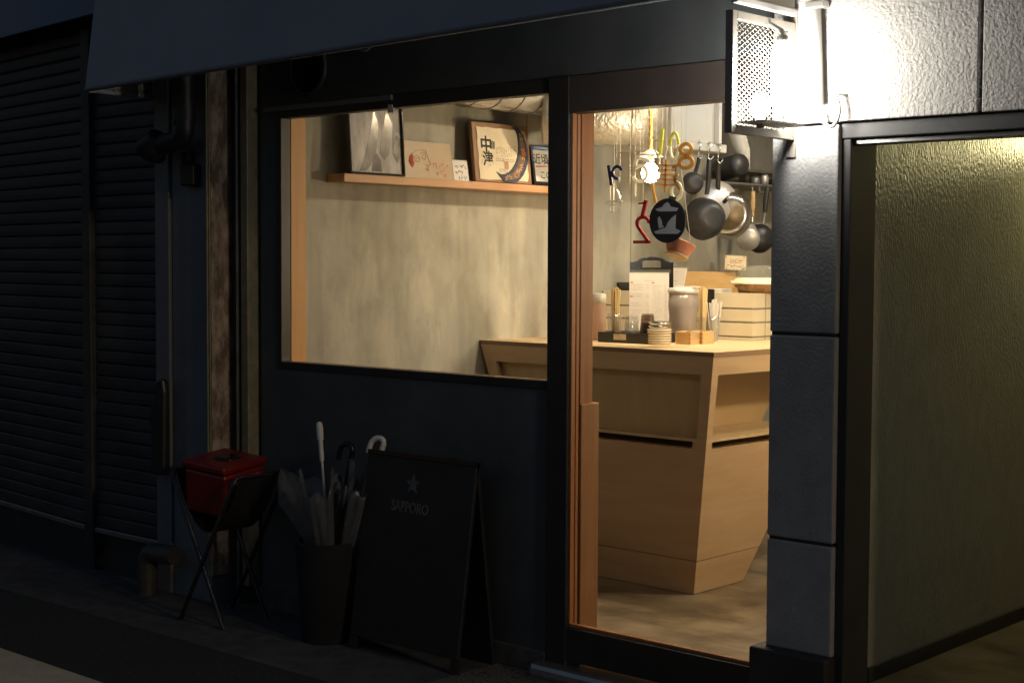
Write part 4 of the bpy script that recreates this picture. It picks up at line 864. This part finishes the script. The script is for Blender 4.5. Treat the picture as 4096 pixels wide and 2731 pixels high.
# ------------------------------------------------------------------ hanging coloured glass ornaments
OY = 1.50
FO = Fr((0, OY, 0), (1, 0, 0), (0, 0, 1)); OP = pY(*r4(800, 700), OY)
def o2(x, y): q = pY(*r4(x, y), OY); return (q.x, q.z)
KX = sz(1/2.3756, OP)/.80; KZ = sz(1/2.3756, OP)
def orn(label, pieces, wires, name='glass_ornament'):
    c = o2(*wires[0]); t = thing(name, label, 'ornament', (c[0], OY, c[1]), 'hanging glass ornaments')
    for nm, m, items in pieces:
        g = MB()
        for it_ in items:
            if it_[0] == 's': g.stroke(FO, [o2(*q) for q in it_[1]], it_[2]*KZ, -.004, .004)
            elif it_[0] == 'r': cx_, cy_, rx, ry, w_ = it_[1:6]; c_ = o2(cx_, cy_); ar = it_[6:] or (0, 360); g.ring(FO, c_[0], c_[1], rx*KX, ry*KZ, w_*KZ, -.004, .004, 28, *ar)
        g.build(nm, m, t)
    g = MB()
    for wx, wy in wires:
        c_ = o2(wx, wy); g.tube([(c_[0], OY, c_[1]), (c_[0], OY, 2.70)], .0011, 5)
    g.build('wire', 'silv', t); return t
orn('dark blue hanging glass piece with a curl, leftmost of the ornaments', [('bar', 'navy', [('s', ((440, 632), (452, 700), (466, 800)), 34)]), ('curl', 'navy', [('r', 522, 690, 44, 58, 28, 20, 290)])], [(515, 560), (492, 640)])
orn('clear glass figure 4 hanging lowest at the left', [('numeral', 'clear', [('s', ((470, 800), (468, 1062)), 32), ('s', ((492, 790), (556, 972)), 22), ('s', ((422, 977), (568, 977)), 34), ('s', ((551, 990), (552, 1040)), 24)]), ('outline', 'silv', [('s', ((452, 800), (451, 1062), (486, 1062), (487, 800)), 3), ('s', ((422, 994), (568, 994)), 3), ('s', ((422, 960), (568, 960)), 3)])], [(490, 790), (545, 790)])
orn('silvery glass figure 5 left of the glowing bulb', [('numeral', 'silv', [('s', ((712, 540), (680, 655)), 30), ('s', ((726, 550), (822, 582)), 30), ('r', 735, 702, 66, 74, 32, -165, 130)]), ('leading', 'lead', [('s', ((722, 538), (716, 560)), 4), ('s', ((640, 640), (690, 655)), 3)])], [(690, 540), (740, 520)])
orn('amber ladder of glass bars right of the glowing bulb', [('upright', 'gold', [('s', ((986, 575), (976, 868)), 22)]), ('rung', 'amberl', [('s', ((892, yy), (1068, yy+4)), 14) for yy in (620, 665, 712, 757, 806)])], [(985, 575)])
orn('lime green glass stroke hanging left of the oval ring', [('stroke', 'lime', [('s', ((950, 285), (928, 510)), 34)])], [(948, 285)])
orn('tall oval glass ring, lime above and milky white below', [('upper_half', 'lime', [('r', 1063, 437, 38, 120, 24, 5, 175)]), ('lower_half', 'milk', [('r', 1063, 437, 38, 120, 24, 181, 359)])], [(1063, 305)])
orn('amber figure 8 of two glass rings', [('ring', 'gold', [('r', 1173, 468, 50, 48, 34)]), ('ring', 'gold', [('r', 1174, 597, 58, 50, 36)]), ('leading', 'lead', [('s', ((1172, 515), (1174, 550)), 8), ('s', ((1172, 405), (1172, 432)), 4), ('s', ((1174, 632), (1174, 660)), 4)])], [(1172, 400)])
orn('pale glass curve and stroke just above the glowing bulb', [('curve', 'milk', [('s', ((885, 490), (905, 520), (918, 570), (918, 640), (912, 690)), 18)]), ('stroke', 'silv', [('s', ((992, 450), (968, 560), (955, 690)), 17)])], [(890, 485), (992, 450)])
orn('amber slanting glass bars under the figure 8', [('bar', 'gold', [('s', ((1052, 642), (1100, 618)), 26)]), ('bar', 'gold', [('s', ((1058, 742), (1096, 714)), 24)]), ('bar', 'gold', [('s', ((1070, 765), (1112, 846)), 30)]), ('link', 'lead', [('s', ((1078, 630), (1078, 730), (1085, 780)), 3)])], [(1085, 625)])
orn('milky glass ring just above the round black sign', [('ring', 'milk', [('r', 1085, 868, 46, 76, 26)]), ('foot', mat('green_glass', (.03, .20, .12), None, .3), [('s', ((1020, 925), (1075, 935)), 26)])], [(1050, 790)])
orn('red glass figure 1 above a mirrored red figure 2', [('upper_numeral', 'redg', [('s', ((792, 962), (760, 1098)), 36), ('s', ((726, 986), (785, 978)), 14)]), ('lower_numeral', 'redg', [('r', 765, 1165, 56, 50, 32, -10, 205), ('s', ((712, 1190), (730, 1225), (815, 1345)), 32), ('s', ((682, 1350), (828, 1350)), 28)]), ('rim', 'silv', [('s', ((778, 962), (800, 958)), 6), ('s', ((682, 1336), (800, 1336)), 3)])], [(765, 962)])
orn('pale glass stick hanging under the silvery figure 5', [('stick', 'silv', [('s', ((690, 790), (690, 910)), 18)])], [(640, 800), (690, 800)])
orn('long slanting amber stick just below the glowing bulb', [('stick', 'gold', [('s', ((852, 800), (886, 972)), 26)])], [(852, 800)])
# earthenware bowl
fo, ri = pY(*r4(1082, 1478), OY), pY(*r4(1128, 1372), OY)
ax = (V((0, 0, .062)) + V((.028, 0, 0)) + V((-_sy, _cy, 0))*.030).normalized(); k = sz(1/2.3756, fo)
eb = thing('earthenware_bowl', 'ribbed red earthenware bowl hanging tilted below the round black sign', 'bowl', ri)
HH = .064
MB().lathe([(92*k, .0)]+[((104+ (150-104)*i/14)*k+(.0022 if i % 2 else 0), .008+(HH-.008)*i/14) for i in range(15)]+[(140*k, HH), (96*k, .012), (.0008, .010)], fo, ax, 44).build('bowl', 'terra', eb)
MB().lathe([(.0008, -.002), (88*k, -.004), (112*k, -.005), (113*k, .006), (100*k, .008)], fo-ax*.001, ax, 40).build('foot_ring', 'terrab', eb)
a1, a2 = pY(*r4(1215, 1335), OY), pY(*r4(1130, 670), OY); MB().tube([a1, a2, V((a2.x-.01, OY, 2.7))], .0016, 5).build('wire', 'silv', eb)
# round sign hung against the glass
DY = .050; FD = Fr((0, DY, 0), (1, 0, 0), (0, 0, 1)); dc = pY(*r4(1004, 1148), DY); rd = (pY(*r4(1004, 937), DY).z-pY(*r4(1004, 1360), DY).z)/2
ds = thing('round_sign', 'round black sign with a grey star, bottle and peak shapes behind the door glass', 'sign', dc)
FDc = Fr(dc, (1, 0, 0), (0, 0, 1))
MB().poly(FDc, [(rd*math.cos(t*math.pi/32), rd*math.sin(t*math.pi/32)) for t in range(64)], 0, .006).build('disc', 'black', ds)
r2 = zoom(2370, 680, 4.1275)
def sp2(pts): return [((lambda q: (q.x-dc.x, q.z-dc.z))(pY(*r2(*p_), DY))) for p_ in pts]
sm = MB()
MB().poly(FDc, sp2([(1055, 650), (1170, 610), (1195, 570), (1255, 530), (1285, 560), (1310, 605), (1435, 632), (1405, 682), (1100, 685)][::-1]), .006, .0066).build('star_top', 'star', ds)
MB().poly(FDc, sp2([(1095, 798), (1112, 775), (1132, 775), (1134, 795), (1160, 840), (1170, 925), (1194, 922), (1190, 946), (1115, 968), (1096, 850)][::-1]), .006, .0066).build('bottle', 'star', ds)
MB().poly(FDc, sp2([(1395, 738), (1385, 965), (1475, 1010), (1425, 1055), (1065, 1055), (1030, 1020), (1225, 950), (1260, 870), (1320, 795)][::-1]), .006, .0066).build('star_foot', 'star', ds)

# ------------------------------------------------------------------ on the pavement
# sandwich board
sx1 = -3.905; sx0 = sx1-.545; zr = .752; yr_ = -.13; tx = .028
sb = thing('sandwich_board', 'black sandwich board with a grey star and SAPPORO lettering', 'sign', (sx0+.27, yr_, G))
fo_y = -.245
top0, top1 = V((sx0, yr_-.006, zr)), V((sx1+.05, yr_-.006, zr)); bt0, bt1 = V((sx0, fo_y, G)), V((sx1+.05, fo_y, G))
FS = Fr(bt0, (1, 0, 0), top0-bt0); Ls = (top0-bt0).length; Wd = bt1.x-bt0.x
MB().fbox(FS, .0, Wd, .06, Ls, -.018, 0).build('front_board', 'black', sb, .003)
for a_, b_ in ((0, .035), (Wd-.035, Wd)): MB().fbox(FS, a_, b_, 0, .06, -.018, 0).build('foot', 'black', sb)
FBk = Fr((sx1+.05, -.022, G), (-1, 0, 0), V((0, yr_+.012+.022, zr-.005-G)))
MB().fbox(FBk, .0, Wd, .0, (V((0, yr_+.012+.022, zr-.005-G))).length, -.018, 0).build('rear_board', 'black', sb, .003)
MB().fbox(FS, .0, Wd, Ls-.012, Ls+.006, -.026, .004).build('top_trim', 'gloss', sb, .002)
st = MB(); cxs, cys, Rr = Wd*.455, Ls*.862, .043
st.poly(FS, [(cxs+(Rr if i % 2 == 0 else Rr*.42)*math.cos(rad(90+36*i)), cys+(Rr if i % 2 == 0 else Rr*.42)*math.sin(rad(90+36*i))) for i in range(10)], 0, .0008); st.build('star', 'stargr', sb)
MB().text(FS, 'SAPPORO', .058, Wd*.445, Ls*.745, 0, .0008, off=.0012, width=.205).build('lettering', 'stargr', sb)
# umbrella bin and umbrellas
ub = V((-4.62, -.20, G))
ubn = thing('umbrella_bin', 'black round bin with three umbrellas under the window', 'bin', ub)
MB().lathe([(.11, 0), (.135, .40), (.13, .41), (.125, .40), (.10, .01), (.0008, .01)], ub, (0, 0, 1), 32).build('bucket', mat('matt_black', (.010, .010, .011), (.016, .016, .016), .9, scale=12), ubn)
def umbrella(label, tip, rim, toph, canr, m, hm, hook=None, ang0=0, shaftr=.006, seed=1, spread=0):
    g = random.Random(seed); t = thing('umbrella', label, 'umbrella', tip); d = (toph-tip).normalized(); tq = None
    MB().tube([tip, toph-d*.16], shaftr, 8).build('shaft', 'alum', t)
    k0 = (rim-tip).length; u = d.orthogonal().normalized(); w_ = d.cross(u); n = 72; m_ = 12; ph = [g.uniform(0, 6.28) for _ in range(6)]; am = [g.uniform(.5, 1) for _ in range(6)]
    def fold(a, t): return 1+t*(.17*am[0]*math.sin(3*a+ph[0]+t*1.5)+.15*am[1]*math.sin(7*a+ph[1]-t*2.3)+.09*am[2]*math.sin(12*a+ph[2]+t*4)+.05*math.sin(19*a+ph[3]-t*5))+spread*max(0, math.cos(a-ang0))**3*t*t
    vs1 = []
    for j in range(m_+1):
        q_ = j/m_
        for k in range(n):
            a = 2*math.pi*k/n; r_ = (.008+canr*(q_**.8))*fold(a, q_); hgt = .03+(k0-.03)*q_*(1+.10*q_*math.sin(4*a+ph[4])+.06*q_*math.sin(9*a+ph[5]))
            vs1.append(tip+d*hgt+u*math.cos(a)*r_+w_*math.sin(a)*r_)
    cnp = MB().add(vs1, [(j*n+k, j*n+(k+1) % n, (j+1)*n+(k+1) % n, (j+1)*n+k) for j in range(m_) for k in range(n)], True).build('canopy', m, t)
    sol = cnp.modifiers.new('thickness', 'SOLIDIFY'); sol.thickness = .0012
    if hook is None:
        MB().tube([toph-d*.16, toph-d*.07], .0095, 12).build('grip', hm, t)
        MB().tube([toph-d*.075, toph-d*.03, toph-d*.006, toph], [.013, .0145, .012, .004], 14).build('knob', hm, t)
    else:
        u, r_ = V(hook[0]).normalized(), hook[1]
        MB().tube([toph-d*.17, toph-d*r_]+[toph-d*r_+u*(r_-r_*math.cos(rad(a)))+d*r_*math.sin(rad(a)) for a in range(15, 181, 15)]+[toph-d*(r_+.035)+u*2*r_], .0115, 12).build('hook_handle', hm, t)
    return t
q = pY(733*KD, 968*KD, -.20); umbrella('clear vinyl umbrella with a straight white handle, loosely opened', V((-4.60, -.19, .05)), V((-4.655, -.195, .60)), q, .10, 'vinyl', 'white', None, rad(150), seed=2, spread=1.1)
q = pY(812*KD, 1020*KD, -.16); umbrella('dark umbrella with a black crook handle, middle of the three', V((-4.66, -.19, .05)), V((-4.52, -.17, .55)), q, .045, 'black', 'gloss', ((-1, -.1, 0), .034), seed=5)
q = pY(885*KD, 1006*KD, -.07); umbrella('clear vinyl umbrella with a white crook handle, leaning on the wall behind the sandwich board', V((-4.60, -.20, .05)), V((-4.51, -.11, .62)), q, .085, 'vinyl', 'white', ((-.9, -.4, 0), .028), seed=8)
# folding stool with the red box
SY0, SY1 = -.42, -.15; zt_ = .615
tR, tL = pY(625*KD, 1047*KD, -.28).x, pY(446*KD, 1078*KD, -.30).x; tL = -5.40; tR = -4.96
fs = thing('folding_stool', 'folding stool of bent chrome tube with a black sling seat', 'stool', ((tL+tR)/2, -.28, G))
def uframe(xt, xb): 
    r_ = .04; P = [V((xb, SY0, G)), V((xt, SY0, zt_-.03)), V((xt, SY0+.012, zt_-.008)), V((xt, SY0+.03, zt_)), V((xt, SY1-.03, zt_)), V((xt, SY1-.012, zt_-.008)), V((xt, SY1, zt_-.03)), V((xb, SY1, G))]
    return P
MB().tube(uframe(tR, -5.33), .0095, 10).build('frame', 'stoolm', fs)
MB().tube([p_+V((0, .022 if p_.y > -.3 else -.022, 0)) if 0 else V((p_.x, p_.y+(.02 if p_.y < -.28 else -.02), p_.z)) for p_ in uframe(tL, -5.05)], .0095, 10).build('frame', 'stoolm', fs)
sl = MB(); n = 14; vs1 = []
for i in range(n+1):
    t = i/n; x = tL+(tR-tL)*t; z = zt_+.002-.25*math.sin(math.pi*t)**.8
    for c_ in (0, -.006): vs1 += [V((x, SY0+.035, z+c_)), V((x, SY1-.035, z+c_))]
fs_ = []
for i in range(n): a = 4*i; fs_ += [(a, a+1, a+5, a+4), (a+2, a+6, a+7, a+3), (a, a+4, a+6, a+2), (a+1, a+3, a+7, a+5)]
sl.add(vs1, fs_+[(0, 2, 3, 1), (4*n, 4*n+1, 4*n+3, 4*n+2)]).build('sling_seat', 'black', fs)
bc = V((-5.185, -.285, .56)); th = rad(7); F = Fr(bc, (math.cos(rad(4)), math.sin(rad(4)), 0), (0, -math.sin(th)*.0, 1))
R3 = Matrix.Rotation(rad(4), 3, 'Z') @ Matrix.Rotation(rad(7), 3, 'X') @ Matrix.Rotation(rad(4), 3, 'Y')
def rb(m, *a):
    k = len(m.v); m.box(*a)
    for i in range(k, len(m.v)): m.v[i] = bc+R3@m.v[i]
    return m
rx = thing('red_cool_box', 'red enamel cool box with faded script, sitting on the folding stool', 'cool box', bc)
rb(MB(), -.125, .125, -.115, .115, -.11, .075).build('box', 'red', rx, .012)
rb(MB(), -.132, .132, -.122, .122, .079, .112).build('lid', 'red', rx, .010)
hl = MB().lathe([(.0008, .004), (.05, .004), (.056, .0), (.046, -.001)], (0, 0, 0), (0, 0, 1), 28); hl.v = [bc+R3@(v_+V((.01, .01, .1125))) for v_ in hl.v]; hl.build('handle_recess', 'gloss', rx)
FRb = Fr(bc+R3@V((.1255, -.115, -.12)), R3@V((0, 1, 0)), R3@V((0, 0, 1)))
sq = MB(); rng = random.Random(4)
for row, y_, n_ in ((0, .150, 4), (1, .118, 4)):
    pts = []
    for i in range(60):
        t = i/59*n_*2*math.pi; pts.append((.035+i/59*.075+.011*math.sin(t)*.8+.004*math.cos(t), y_+.010*math.cos(t)*(1.5 if int(t/6.28) in (0, 2) else .8)+i/59*.012))
    sq.stroke(FRb, pts, .0032, 0, .0006)
for i in range(7): sq.stroke(FRb, [(.13+i*.010, .150+i*.001), (.136+i*.010, .150+i*.001), (.136+i*.010, .165+i*.001), (.13+i*.010, .165+i*.001)], .0035, 0, .0006)
sq.build('faded_script', mat('faded_white', (.34, .20, .20), (.46, .32, .31), .7, scale=40), rx)
